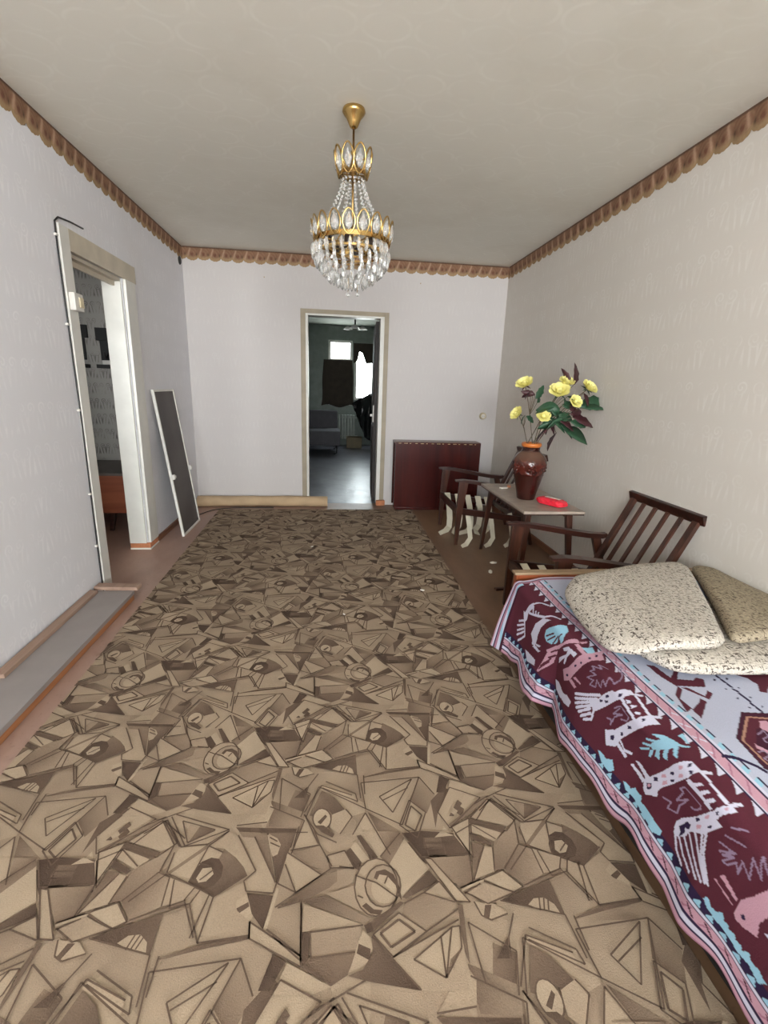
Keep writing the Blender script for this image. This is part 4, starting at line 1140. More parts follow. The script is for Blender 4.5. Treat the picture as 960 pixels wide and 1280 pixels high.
# ------------------------------------------------------------------ armchairs (they face the middle of the room)
def make_armchair(name, label, loc, straps, W=.305):
    """local x runs from the front legs (0) to the wall, y across, origin on the floor between the front legs"""
    t = thing(name, label, 'armchair', loc, 0, 'wooden armchairs by the right wall')
    for s in (-1, 1):
        y = s*W
        part('front_leg', M_dkwood2, t, lambda bm: (bar(bm, (.005, y, 0), (.015, y, .30), .026, .026, .03, .05, (1, 0, 0), .003), bar(bm, (.015, y, .298), (.035, y, .548), .03, .05, .034, .075, (1, 0, 0), .003)))
        part('back_leg', M_dkwood2, t, lambda bm: bar(bm, (.67, y, 0), (.535, y, .470), .026, .03, .03, .05, (1, 0, 0), .003))
        part('armrest', M_dkwood, t, lambda bm: sweep(bm, [(-.035, y, .556), (.03, y, .556), (.12, y, .545), (.24, y, .524), (.36, y, .502), (.48, y, .484), (.57, y, .478), (.60, y, .484)],
             [(.022, .006), (.028, .010), (.030, .013), (.029, .015), (.027, .016), (.025, .016), (.022, .015), (.018, .012)]))
        part('side_rail', M_dkwood, t, lambda bm: bar(bm, (.0, y-s*.02, .295), (.60, y-s*.02, .215), .022, .055, .022, .05, (0, 0, 1), .003))
        part('back_stile', M_dkwood2, t, lambda bm: bar(bm, (.50, y-s*.042, .235), (.715, y-s*.042, .735), .042, .028, .038, .022, (-1, 0, .4), .003))
    part('front_rail', M_dkwood, t, lambda bm: box(bm, -.012, .012, -W+.033, W-.033, .27, .325, .003))
    part('rear_rail', M_dkwood, t, lambda bm: box(bm, .585, .61, -W+.033, W-.033, .19, .245, .003))
    part('back_stretcher', M_dkwood, t, lambda bm: box(bm, .49, .512, -W+.066, W-.066, .225, .265, .003))
    part('top_rail', M_dkwood, t, lambda bm: bar(bm, (.722, -W-.005, .752), (.722, W+.005, .752), .026, .055, None, None, (-.3, 0, 1), .006))
    for i in range(4):
        y = -W+.042+(2*W-.084)*(i+1)/5
        part('back_slat', M_dkwood2, t, lambda bm: bar(bm, (.502, y, .26), (.712, y, .73), .026, .012, .026, .012, (-1, 0, .4), .002))
    if straps:
        # slack cream webbing, torn loose from the near rail and trailing to the floor
        S = [(.05, .46, 0.0), (.15, .42, .03), (.25, .40, -.02), (.35, .36, .05), (.44, .30, .02)]
        for i, (x, ln, k) in enumerate(S):
            pts = [(x, W-.035, .33-x*.1), (x, W-.07, .30-x*.1), (x+.01, W-.11, .20), (x+.015, W-.14+k*.5, .10), (x+.0, W-.19+k, .035), (x-.05, W-.26+k, .012), (x-.12+k, W-.34, .006)]
            part('webbing_strap', M_strap, t, lambda bm: sweep(bm, pts, [(.027, .0012)], (0, 1, -.5)))
        for i, x in enumerate((.10, .30, .47)):
            pts = [(x, -W+.035, .31-x*.1), (x, -W+.034, .27), (x+.02, -W+.025, .16), (x+.03, -W+.0, .06), (x-.01, -W-.03, .014), (x-.06, -W-.08, .006)]
            part('webbing_strap', M_strap, t, lambda bm: sweep(bm, pts, [(.020, .0012)], (0, 1, -.5)))
    else:
        for i in range(5):
            x = .08+.11*i
            part('webbing_strap', M_strap, t, lambda bm: sweep(bm, [(x, -W+.03, .31-x*.12), (x, -.12, .27-x*.12), (x, .12, .27-x*.12), (x, W-.03, .31-x*.12)], [(.022, .0012)], (0, 0, 1)))
    return t
make_armchair('armchair', 'dark wooden armchair without cushions, cream seat straps hanging to the floor, by the folded table', (1.055, 4.025, 0), True)
make_armchair('armchair', 'dark wooden armchair with a slatted back standing behind the sofa bed end board', (1.075, 2.292, 0), False, .29).scale = (1, 1, .94)

# ------------------------------------------------------------------ small table between the armchairs
def make_side_table():
    t = thing('side_table', 'narrow dusty coffee table carrying the vase between the two armchairs', 'table')
    part('table_top', M_tabletop, t, lambda bm: box(bm, 1.215, 1.625, 2.76, 3.65, .532, .55, .003))
    part('edge_band', M_dkwood, t, lambda bm: box(bm, 1.218, 1.622, 2.763, 3.647, .524, .5315))
    part('apron', M_dkwood, t, lambda bm: (box(bm, 1.27, 1.29, 2.84, 3.57, .485, .524), box(bm, 1.55, 1.57, 2.84, 3.57, .485, .524)))
    for x, y, dx, dy in ((1.28, 2.85, -.035, -.05), (1.56, 2.85, .04, -.05), (1.28, 3.56, -.035, .05), (1.56, 3.56, .04, .05)):
        part('leg', M_dkwood2, t, lambda bm: bar(bm, (x, y, .523), (x+dx, y+dy, 0), .040, .040, .024, .024, (0, 1, 0), .004))
make_side_table()

# ------------------------------------------------------------------ vase and artificial roses
VX, VY, VZ = 1.372, 3.12, .5505
def make_vase():
    t = thing('vase', 'tall glazed red-brown ceramic vase with an orange rim', 'vase', (VX, VY, VZ))
    prof = [(.056, 0), (.062, .006), (.070, .05), (.088, .12), (.100, .172), (.103, .178), (.101, .184), (.112, .225), (.116, .255), (.110, .285), (.092, .312), (.068, .332), (.059, .345), (.060, .368)]
    part('body', M_glaze, t, lathe, prof + [(.054, .368), (.052, .345), (.050, .30)], 40, smooth=True)
    part('rim', M_vrim, t, lathe, [(.060, .366), (.066, .372), (.068, .384), (.064, .394), (.056, .394), (.052, .384), (.053, .366)], 40, smooth=True)
    for k in range(6):                                    # raised flowers pressed into the glaze
        a = k*math.pi/3+.3; bm = B()
        for j in range(6):
            b = j*2*math.pi/5; q = 0 if j == 5 else 1; z = .232+q*.020*math.sin(b); aa = a+q*.18*math.cos(b)
            bmesh.ops.create_icosphere(bm, subdivisions=1, radius=.0125, matrix=Matrix.Translation((.1085*math.cos(aa), .1085*math.sin(aa), z)))
        obj('relief_flower', bm, M_glaze, t, True)
make_vase()

def leaf_mesh(name, L, W, mat, notch=False):
    bm = B(); n = 7; rows = []
    for i in range(n+1):
        s = i/n; w = W*math.sin(math.pi*min(1, s*1.02+.02))**.7*(1-.25*s)
        if notch and i % 2: w *= .78
        z = -.18*L*s*s
        rows.append([bm.verts.new((L*s, -w/2, z+.12*w)), bm.verts.new((L*s, 0, z)), bm.verts.new((L*s, w/2, z+.12*w))])
    for a, b in zip(rows, rows[1:]):
        for j in range(2): bm.faces.new((a[j], a[j+1], b[j+1], b[j]))
    o = obj(name, bm, mat, None, True)
    md = o.modifiers.new('t', 'SOLIDIFY'); md.thickness = .0012
    return o

def bloom_mesh(name, R):
    bm = B(); rs = random.Random(5)
    for ring, (rad, tilt, cnt, sz) in enumerate(((.12, 86, 3, .55), (.25, 72, 4, .75), (.42, 52, 5, .95), (.55, 28, 6, 1.05))):
        for k in range(cnt):
            a = k*2*math.pi/cnt+ring*.7; ca, sa = math.cos(a), math.sin(a); ti = math.radians(tilt)
            grid = []
            for i in range(5):
                s = i/4; row = []
                for j in range(5):
                    q = (j/4-.5); wd_ = sz*R*(.35+.75*math.sin(math.pi*min(.95, s*.8+.1)))
                    out = rad*R*.5 + s*sz*R*.8*math.cos(ti) - q*q*R*.5*math.sin(ti) + .10*R*s*s
                    z = s*sz*R*.9*math.sin(ti) + q*q*R*.35*math.cos(ti) + R*.04*rs.uniform(-1, 1)
                    x = out; y = q*wd_
                    row.append(bm.verts.new((x*ca-y*sa, x*sa+y*ca, z)))
                grid.append(row)
            for i in range(4):
                for j in range(4): bm.faces.new((grid[i][j], grid[i][j+1], grid[i+1][j+1], grid[i+1][j]))
    bmesh.ops.create_icosphere(bm, subdivisions=2, radius=R*.34, matrix=Matrix.Translation((0, 0, R*.3)))
    return obj(name, bm, M_yel, None, True)

def roses():
    top = Vector((VX, VY, VZ+.375))
    # bloom centre, lean of the bloom, size, leaves (position, heading, pitch, length, kind), label
    L = [
     ((1.272, 3.10, 1.325), (-.5, -.4, .75), .048, [((1.33, 3.09, 1.275), 1.9, -.2, .065, 'm'), ((1.35, 3.09, 1.24), .3, .9, .075, 'g'), ((1.31, 3.08, 1.285), 3.6, -.6, .05, 'm'), ((1.335, 3.07, 1.265), 2.6, .2, .06, 'm'), ((1.36, 3.08, 1.215), .9, .6, .06, 'g')], 'yellow artificial rose highest on the left, over maroon leaves'),
     ((1.243, 3.10, 1.135), (-.8, -.3, .45), .040, [((1.30, 3.09, 1.125), .3, -.5, .06, 'g'), ((1.29, 3.09, 1.13), 3.6, -.9, .045, 'g')], 'pale yellow artificial rosebud lowest on the left of the vase'),
     ((1.402, 3.06, 1.125), (-.1, -.8, .5), .040, [((1.44, 3.06, 1.10), -.2, -.9, .07, 'm'), ((1.42, 3.06, 1.08), .5, -1.0, .06, 'm'), ((1.45, 3.04, 1.16), .2, -.3, .09, 'g'), ((1.47, 3.03, 1.07), 3.4, -.5, .09, 'm'), ((1.44, 3.03, 1.12), -.4, -.6, .09, 'g')], 'yellow artificial rose low in the middle, just above the vase mouth'),
     ((1.505, 3.08, 1.285), (-.3, -.6, .7), .056, [((1.47, 3.05, 1.18), 3.3, -.1, .10, 'g'), ((1.52, 3.05, 1.20), .2, .1, .09, 'g'), ((1.50, 3.05, 1.12), -.5, -.5, .09, 'm'), ((1.44, 3.05, 1.05), 3.5, -.6, .085, 'm'), ((1.50, 3.03, 1.17), 2.8, .0, .10, 'G'), ((1.49, 3.02, 1.14), .3, -.2, .10, 'g'), ((1.51, 3.03, 1.09), -.3, -.7, .09, 'g'), ((1.53, 3.04, 1.21), 1.0, .5, .07, 'g')], 'fullest yellow artificial rose, in the middle of the bunch'),
     ((1.555, 3.10, 1.345), (.0, -.5, .85), .044, [((1.605, 3.09, 1.34), .9, 1.2, .10, 'm'), ((1.575, 3.09, 1.335), 2.2, 1.1, .08, 'm'), ((1.56, 3.07, 1.26), -.4, -.3, .08, 'g')], 'yellow artificial rose at the top under two maroon leaves'),
     ((1.690, 3.06, 1.315), (.3, -.6, .7), .048, [((1.64, 3.05, 1.20), .15, .25, .145, 'g'), ((1.66, 3.05, 1.19), -.25, .1, .10, 'g'), ((1.66, 3.05, 1.285), -.6, -1.0, .06, 'm')], 'yellow artificial rose furthest right, above a long green leaf'),
     ((1.605, 3.05, 1.225), (.1, -.8, .4), .038, [((1.60, 3.04, 1.13), -.1, -.3, .11, 'm'), ((1.55, 3.04, 1.05), -.4, -.4, .12, 'G'), ((1.50, 3.04, 1.02), 3.6, -.8, .09, 'm'), ((1.58, 3.04, 1.15), .4, .1, .09, 'm'), ((1.48, 3.03, 1.09), 2.9, -.3, .08, 'g'), ((1.58, 3.02, 1.10), .1, -.2, .09, 'g'), ((1.56, 3.02, 1.18), .6, .2, .08, 'm'), ((1.54, 3.02, 1.12), 3.2, -.4, .10, 'g')], 'half-hidden yellow artificial rose among the dark leaves on the right'),
    ]
    src = {'g': leaf_mesh('leaf', 1.0, .52, M_green, True), 'm': leaf_mesh('leaf', 1.0, .55, M_maroon, True), 'G': leaf_mesh('leaf', 1.0, .8, M_green), 'b': bloom_mesh('bloom', 1.0)}
    for i, (c, lean, R, leaves, label) in enumerate(L):
        R *= 1.12
        base = Vector((VX+.02*math.cos(i*1.9), VY+.02*math.sin(i*1.9), VZ+.12))
        t = thing('artificial_rose', label, 'flower', tuple(base), 0, 'artificial roses in the vase')
        C = Vector(c)-base; mouth = Vector((VX+.030*math.cos(i*1.9+1), VY+.030*math.sin(i*1.9+1), VZ+.385))-base
        ln = Vector(lean).normalized()
        pts = [Vector((0, 0, 0)), mouth*.5, mouth, mouth.lerp(C, .4)+Vector((0, 0, .03)), mouth.lerp(C, .75)+Vector((0, 0, .02)), C-ln*R*.2]
        part('stem', M_stem, t, tube, pts, .0032, 6, smooth=True)
        qt = Vector((0, 0, 1)).rotation_difference(ln).to_euler()
        shared('bloom', src['b'], t, tuple(C), tuple(qt), (R, R, R))
        bm = B()
        for k in range(5):
            a = k*2*math.pi/5; d = Vector((math.cos(a), math.sin(a), -.15))
            vs = [bm.verts.new(q) for q in ((0, 0, -.1), (d.x*.35-d.y*.14, d.y*.35+d.x*.14, .02), (d.x*.95, d.y*.95, d.z), (d.x*.35+d.y*.14, d.y*.35-d.x*.14, .02))]; bm.faces.new(vs)
        cx = obj('calyx', bm, M_maroon if i % 2 == 0 else M_green, t); cx.location = tuple(C-ln*R*.12); cx.rotation_euler = qt; cx.scale = (R, R, R)
        for (p, hd, pt, ll, kd) in leaves:
            ll *= 1.55; lo = shared('leaf', src[kd], t, tuple(Vector(p)-base), (1.0+.5*math.sin(hd*3), -pt, hd), (ll, ll, ll))
            for md in src[kd].modifiers:
                m2 = lo.modifiers.new('t', 'SOLIDIFY'); m2.thickness = .012
            q0 = mouth.lerp(C, .45)
            part('leaf_stalk', M_stem, t, tube, [q0+Vector((0, 0, .02)), q0.lerp(Vector(p)-base, .6), Vector(p)-base], .002, 5)
    for o in src.values(): bpy.data.objects.remove(o)
roses()

# red packet and scraps on the table
t = thing('wrapped_packet', 'crumpled bright red packet lying on the coffee table beside the vase', 'packet', (1.475, 2.93, .5505), math.radians(-62))
def packet(bm):
    rs = random.Random(2); n, m = 10, 12; rows = []
    for i in range(n+1):
        s = i/n*2-1; k = (1-abs(s)**6*.45); row = []
        for j in range(m):
            a = j*2*math.pi/m; ca, sa = math.cos(a), math.sin(a)
            y = .046*k*math.copysign(abs(ca)**.55, ca)*(1+.06*rs.uniform(-1, 1)); z = .024+.024*k*math.copysign(abs(sa)**.55, sa)*(1+.12*rs.uniform(-1, 1))
            row.append(bm.verts.new((s*.105+.004*rs.uniform(-1, 1), y, max(0.0, z))))
        rows.append(row)
    for a, b in zip(rows, rows[1:]):
        for j in range(m): bm.faces.new((a[j], a[(j+1) % m], b[(j+1) % m], b[j]))
    bm.faces.new(rows[0]); bm.faces.new(rows[-1][::-1]); bmesh.ops.recalc_face_normals(bm, faces=bm.faces[:])
part('wrapper', M_redpk, t, packet)
part('label_strip', M_wrapw, t, lambda bm: box(bm, -.05, .06, -.012, .014, .0500, .0525, .001))
for k, (x, y, r, lab) in enumerate(((1.33, 3.45, .3, 'small white scrap on the coffee table, left of the vase'), (1.40, 3.52, 1.2, 'pale orange scrap on the coffee table behind the vase'))):
    bm = B(); box(bm, -.03, .03, -.014, .014, 0, .012, .004); o = obj('paper_scrap', bm, M_litter if k == 0 else M_vrim); o.location = (x, y, .5505); o.rotation_euler = (0, 0, r); tag(o, lab, 'scrap')

# ------------------------------------------------------------------ folded drop-leaf table against the back wall
def make_folded_table():
    t = thing('drop_leaf_table', 'folded dark mahogany drop-leaf table against the back wall', 'table')
    x0, x1, y0, y1, h = .672, 1.585, 4.885, 5.085, .735
    part('table_top', M_mahtop, t, lambda bm: box(bm, x0-.005, x1+.005, y0+.012, y1, h-.02, h, .003))
    fl_ = part('drop_leaf', M_mahog, t, lambda bm: box(bm, x0, x1, y0-.012, y0+.010, .03, h-.004, .004))
    for k in range(15): part('worn_edge', M_worn, fl_, lambda bm: box(bm, x0+.03+k*.058, x0+.03+k*.058+.026+.012*math.sin(k*2.1), y0-.0135, y0-.011, h-.018, h-.013))
    part('drop_leaf', M_mahog, t, lambda bm: box(bm, x0, x1, y1-.018, y1, .03, h-.021, .003))
    part('end_panel', M_mahog, t, lambda bm: box(bm, x0+.015, x0+.035, y0+.015, y1-.02, .0, h-.021, .002)); part('end_panel', M_mahog, t, lambda bm: box(bm, x1-.035, x1-.015, y0+.015, y1-.02, .0, h-.021, .002))
    part('stretcher', M_mahog, t, lambda bm: box(bm, x0+.036, x1-.036, y0+.08, y0+.10, .05, .15, .002))
    part('skid', M_mahog, t, lambda bm: box(bm, x0+.01, x1-.01, y0-.006, y0+.014, .0, .028, .003))
make_folded_table()

# ------------------------------------------------------------------ chandelier
def make_chandelier():
    t = thing('chandelier', 'brass chandelier with two crowns of leaf loops and tiers of crystal drops', 'chandelier', (.098, 2.54, H))
    part('canopy', M_gold, t, lathe, [(.030, 0), (.050, -.004), (.053, -.016), (.047, -.026), (.034, -.040), (.026, -.058), (.018, -.074), (.010, -.080)], 28, smooth=True)
    part('rod', M_golddk, t, lambda bm: tube(bm, [(0, 0, -.078), (0, 0, -.60)], .005, 8), smooth=True)
    part('rod_collar', M_gold, t, lathe, [(.006, -.165), (.012, -.170), (.012, -.180), (.006, -.186)], 14, smooth=True)
    def ring(bm, r, z, h, th): lathe(bm, [(r, z), (r, z+h), (r-th, z+h), (r-th, z), (r, z)], 40, caps=False)
    bm = B(); n = 18; rr = .006                          # one leaf loop: a pointed-oval wire
    pts = []
    for k in range(n+1):
        a = k*2*math.pi/n; pts.append((0, .5*math.sin(a)*(1-.25*math.cos(a)**2), .5-.5*math.cos(a)))
    tube(bm, [(x, y*.5, z) for x, y, z in pts], .035, 6, False)
    loop = obj('leaf_loop', bm, M_gold, None, True)
    bm = B(); lathe(bm, [(.002, 0), (.11, .18), (.16, .38), (.13, .62), (.06, .85), (.002, 1)], 7); cr = obj('crystal', bm, M_cry)
    bm = B(); lathe(bm, [(.01, 0), (.17, -.14), (.26, -.36), (.27, -.55), (.20, -.82), (.01, -1)], 8)
    for v in bm.verts: v.co.y *= .7
    dr = obj('crystal_drop', bm, M_cry)
    bm = B(); bmesh.ops.create_icosphere(bm, subdivisions=1, radius=1.0); ball = obj('crystal_ball', bm, M_cry)
    # upper crown
    uc = part('upper_crown', M_golddk, t, lambda bm: (ring(bm, .062, -.272, .016, .006), [bar(bm, (0, 0, -.264), (.058*math.cos(a), .058*math.sin(a), -.264), .005, .005) for a in (0, 1.57, 3.14, 4.71)]))
    for k in range(9):
        a = k*2*math.pi/9+.17; l = shared('leaf_loop', loop, t, (.066*math.cos(a), .066*math.sin(a), -.278), (0, .20, a), (.115, .115, .115))
        c = shared('crystal', cr, t, (.070*math.cos(a), .070*math.sin(a), -.258), (0, .20, a), (.085, .11, .075)); 
    part('candle_socket', M_golddk, t, lathe, [(.016, -.270), (.018, -.262), (.016, -.205), (.010, -.200)], 14, smooth=True)
    # bead strands sweeping out from the upper to the lower crown
    for k in range(16):
        a = k*2*math.pi/16+.1
        def strand(bm):
            for i in range(13):
                s = (i+.5)/13; r = .050+.112*(s**1.5); z = -.282-.222*s
                bmesh.ops.create_icosphere(bm, subdivisions=1, radius=.0066, matrix=Matrix.Translation((r*math.cos(a), r*math.sin(a), z)))
        part('bead_strand', M_cry, t, strand)
    # lower crown
    part('lower_crown', M_gold, t, lambda bm: (ring(bm, .178, -.560, .020, .006), ring(bm, .172, -.600, .008, .010), [bar(bm, (0, 0, -.556), (.174*math.cos(a), .174*math.sin(a), -.556), .007, .007) for a in (.5, 2.07, 3.64, 5.21)]))
    for k in range(18):
        a = k*2*math.pi/18+.05
        shared('leaf_loop', loop, t, (.180*math.cos(a), .180*math.sin(a), -.560), (0, .16, a), (.10, .115, .10))
        shared('crystal', cr, t, (.184*math.cos(a), .184*math.sin(a), -.545), (0, .16, a), (.085, .125, .072))
    part('inner_ring', M_gold, t, lambda bm: (ring(bm, .120, -.588, .010, .006), [bar(bm, (0, 0, -.583), (.117*math.cos(a), .117*math.sin(a), -.583), .006, .006) for a in (.2, 1.77, 3.34, 4.91)]))
    part('bottom_ring', M_golddk, t, lambda bm: (ring(bm, .085, -.632, .008, .006), [bar(bm, (0, 0, -.628), (.083*math.cos(a), .083*math.sin(a), -.628), .005, .005) for a in (0, 2.09, 4.19)], tube(bm, [(0, 0, -.58), (0, 0, -.70)], .004, 6)))
    for k in range(6):
        a = k*2*math.pi/6+.3; part('candle_socket', M_bulb, t, lambda bm: lathe(bm, [(.015, -.575), (.017, -.57), (.015, -.53), (.008, -.528)], 10, (.105*math.cos(a), .105*math.sin(a), 0)))
    rs = random.Random(4)
    for r, z, n_, s in ((.188, -.566, 30, .062), (.170, -.606, 26, .064), (.142, -.640, 22, .066), (.108, -.668, 17, .066), (.070, -.692, 11, .062), (.030, -.708, 5, .056)):
        for k in range(n_):
            if r > .18 and k in (20, 21, 22): continue        # a gap in the outer row, facing the room
            a = k*2*math.pi/n_+r*9; x, y = r*math.cos(a), r*math.sin(a)
            shared('crystal_drop', dr, t, (x, y, z), (rs.uniform(-.08, .08), rs.uniform(-.08, .08), a+rs.uniform(-.5, .5)), (s*.78, s*.78, s))
    for x, y in ((-.018, -.02), (.028, -.015)): shared('crystal_ball', ball, t, (x, y, -.785+.004*(x > 0)), (0, 0, 0), (.0115, .0115, .0115))
    part('ball_wire', M_golddk, t, lambda bm: [tube(bm, [(x, y, -.715), (x, y, -.776)], .0012, 5) for x, y in ((-.018, -.02), (.028, -.015))])
    for o in (loop, cr, dr, ball): bpy.data.objects.remove(o)
make_chandelier()

# ------------------------------------------------------------------ insect screen leaning on the left wall
def make_screen():
    p0, p1 = Vector((-1.238, 3.955, .0)), Vector((-1.238, 4.455, .0)); q0 = Vector((-1.386, 3.985, 1.20))
    t = thing('window_insect_screen', 'white framed grey insect screen leaning against the left wall', 'window screen', tuple(p0))
    ex = (p1-p0).normalized(); ez = (q0-p0-ex*(q0-p0).dot(ex)).normalized(); en = ez.cross(ex); W, L = .50, 1.21
    rot = Matrix((ex, en, ez)).transposed()
    t.rotation_euler = rot.to_euler()
    f, d = .017, .010
    part('frame_bar', M_white, t, lambda bm: box(bm, 0, f, -d, d, 0, L, .002)); part('frame_bar', M_white, t, lambda bm: box(bm, W-f, W, -d, d, 0, L, .002))
    part('frame_bar', M_white, t, lambda bm: box(bm, f, W-f, -d, d, 0, f, .002)); part('frame_bar', M_white, t, lambda bm: box(bm, f, W-f, -d, d, L-f, L, .002))
    part('mesh_panel', M_screen, t, lambda bm: box(bm, f, W-f, -.0015, .0015, f, L-f))
    for x in (.012, W-.012): part('handle', M_plast, t, lambda bm: (box(bm, x-.014, x+.014, -.030, -.0105, .49, .53, .004), box(bm, x-.006, x+.022 if x < .1 else x+.004, -.034, -.0305, .50, .52, .0015)))
    return t
make_screen()

# ------------------------------------------------------------------ long grey board along the left wall with loose strips on it
t = thing('grey_floor_board', 'long grey panel with a raw wooden edge lying on the floor along the left wall', 'board')
part('panel', M_grey, t, lambda bm: box(bm, -1.395, -1.165, .2, 2.74, .035, .058, .002))
part('raw_edge', M_orange, t, lambda bm: box(bm, -1.39, -1.168, .2, 2.735, .003, .0345, .002))
o = part('wooden_strip', M_strip, None, lambda bm: box(bm, -.022, .022, -.42, .42, 0, .02, .003)); o.location = (-1.372, 2.29, .0585); o.rotation_euler = (0, 0, .012); tag(o, 'brown planed strip lying on the grey panel against the left wall', 'wood strip', 'loose wooden strips')
o = part('wooden_strip', M_strip, None, lambda bm: box(bm, -.125, .125, -.03, .03, 0, .022, .004)); o.location = (-1.268, 2.77, .0585); o.rotation_euler = (0, 0, -.06); tag(o, 'short brown strip lying across the far end of the grey panel', 'wood strip', 'loose wooden strips')

# ------------------------------------------------------------------ rolled lino along the back wall
def make_roll():
    t = thing('rolled_lino', 'beige rolled-up floor covering lying along the back wall into the doorway', 'roll', (0, 0, 0))
    bm = B(); rs = random.Random(9); n = 22; R = .055; x0, x1 = -1.385, -.035; N = 26; rings = []
    for i in range(N+1):
        s = i/N; x = x0+(x1-x0)*s; y = 4.985+.02*math.sin(s*2.5)+.01*s; k = 1+.03*math.sin(s*21)+.02*math.sin(s*9+1)
        rings.append([bm.verts.new((x, y+R*k*1.08*math.cos(a*2*math.pi/n), .0565+R*k*math.sin(a*2*math.pi/n))) for a in range(n)])
    for a, b in zip(rings, rings[1:]):
        for i in range(n): bm.faces.new((a[i], a[(i+1) % n], b[(i+1) % n], b[i]))
    bmesh.ops.recalc_face_normals(bm, faces=bm.faces[:])
    obj('outer_layer', bm, M_roll, t, True)
    def spiral(bm):
        pts = []
        for k in range(60):
            a = k*.42; r = .008+.0455*k/59; pts.append((r*1.08*math.cos(a), r*math.sin(a)))
        y = 4.985+.02*math.sin(2.5)+.01
        va = [[bm.verts.new((x, y+p[0], .0565+p[1])) for p in pts] for x in (x1-.06, x1-.002)]
        for i in range(59): bm.faces.new((va[0][i], va[0][i+1], va[1][i+1], va[1][i]))
    o = part('inner_winding', M_roll, t, spiral, smooth=True); md = o.modifiers.new('t', 'SOLIDIFY'); md.thickness = .003
    part('core', M_roll, t, lambda bm: tube(bm, [(x1-.05, 4.985+.02*math.sin(2.5)+.01, .0565), (x1-.03, 4.985+.02*math.sin(2.5)+.01, .0565)], .05, 22))
make_roll()
# ------------------------------------------------------------------ cables, switch, socket, little wall things
def cable(name, pts, r, label):
    bm = B(); P = [Vector(p) for p in pts]; q = []
    for i in range(len(P)-1):
        a, b, c, d = P[max(i-1, 0)], P[i], P[i+1], P[min(i+2, len(P)-1)]
        for k in range(5):
            s = k/5; q.append(.5*((2*b)+(c-a)*s+(2*a-5*b+4*c-d)*s*s+(3*b-a-3*c+d)*s**3))
    q.append(P[-1]); tube(bm, q, r, 8); o = obj(name, bm, M_black, None, True); return tag(o, label, 'cable')
xw = XL+.024
dc = thing('door_cable', 'black cable clipped around the frame of the left doorway', 'cable')
def dcab(bm):
    P = [(XL+.006, 3.16, 2.092), (XL+.006, 3.02, 2.085), (XL+.006, 2.90, 2.072), (XL+.006, 2.862, 2.045), (XL+.006, 2.858, 1.9), (xw-.016, 2.860, 1.5), (xw-.014, 2.863, 1.0), (xw-.016, 2.862, .5), (xw-.016, 2.862, .06), (xw-.016, 2.865, .004)]
    tube(bm, P, .0045, 8)
part('cord', M_black, dc, dcab, smooth=True)
for z in (1.98, 1.55, 1.10, .62, .3): part('clip', M_plast, dc, lambda bm: box(bm, XL+.0005, XL+.013, 2.846, 2.870, z-.006, z+.006, .002))
cable('floor_cable', [(-1.36, 4.55, .004), (-1.30, 4.62, .004), (-1.20, 4.80, .008), (-1.05, 4.88, .010), (-.85, 4.905, .010), (-.60, 4.91, .010)], .0045, 'thin dark cable curving on the floor by the far left corner of the rug')
t = thing('light_switch', 'white light switch on the left door frame', 'switch', (XL+.0185, 2.925, 1.67))
part('body', M_plast, t, lambda bm: box(bm, 0, .030, -.045, .045, -.045, .045, .005)); part('rocker', M_yelplast, t, lambda bm: box(bm, .0305, .037, -.005, .035, -.026, .026, .003))
t = thing('wall_socket', 'round yellowed socket on the back wall near the right corner', 'socket', (1.646, YB, 1.008))
part('plate', M_yelplast, t, lambda bm: tube(bm, [(0, 0, 0), (0, -.022, 0), (0, -.030, 0)], [.036, .036, .030], 22)); part('face', M_plast, t, lambda bm: tube(bm, [(0, -.0305, 0), (0, -.034, 0)], [.022, .020], 18))
part('pin_hole', M_dark, t, lambda bm: [tube(bm, [(x, -.0342, 0), (x, -.0352, 0)], .003, 8) for x in (-.009, .009)])
t = thing('vent_hole_cap', 'black oval cap standing for the dark vent hole high on the left wall beside the corner', 'cap', (XL, 5.01, 2.355))
part('cap', M_dark, t, lambda bm: tube(bm, [(0, 0, 0), (.008, 0, 0), (.011, 0, 0)], [.034, .034, .028], 20)); part('cap_rim', M_black, t, lambda bm: tube(bm, [(0, 0, 0), (.004, 0, 0)], .038, 20))  # black disc set on the wall in place of a dark hole
for x, z, lab in ((-.637, 2.267, 'tiny nail in the back wall left of the doorway'), (.90, 2.293, 'tiny nail in the back wall right of the doorway')):
    bm = B(); tube(bm, [(x-.012, YB-.001, z), (x-.012, YB-.016, z+.002)], .0022, 6); tube(bm, [(x-.012, YB-.016, z+.002), (x-.012, YB-.018, z+.002)], .005, 6); tag(obj('wall_nail', bm, M_golddk), lab, 'nail')

# scraps on the floor
SCR = [(1.24, 3.28, 0, .030, 'white plaster crumb on the floor under the coffee table, further from the sofa'), (1.16, 3.10, 0, .032, 'white plaster crumb on the floor under the coffee table, nearer the sofa'), (.596, 2.78, .0105, .018, 'white crumb on the right part of the rug'),
       (-.149, 3.65, .0105, .014, 'white crumb on the far half of the rug'), (.079, 2.47, .0105, .012, 'white crumb in the middle of the rug'), (-.61, .69, .0105, .020, 'white crumb at the near left of the rug')]
for i, (x, y, z, s, lab) in enumerate(SCR):
    bm = B(); bmesh.ops.create_icosphere(bm, subdivisions=1, radius=s)
    rs = random.Random(i)
    for v in bm.verts: v.co.z = max(0, v.co.z*.35+s*.15); v.co.x *= rs.uniform(.7, 1.3); v.co.y *= .5
    o = obj('plaster_crumb', bm, M_litter); o.location = (x, y, z); o.rotation_euler = (0, 0, i*1.3); tag(o, lab, 'debris')
bm = B(); box(bm, -.07, .07, -.016, .016, 0, .014, .003); o = obj('wood_offcut', bm, M_dkwood2); o.location = (1.16, 2.80, 0); o.rotation_euler = (0, 0, .1); tag(o, 'short brown stick on the floor behind the sofa bed end board', 'wood strip')

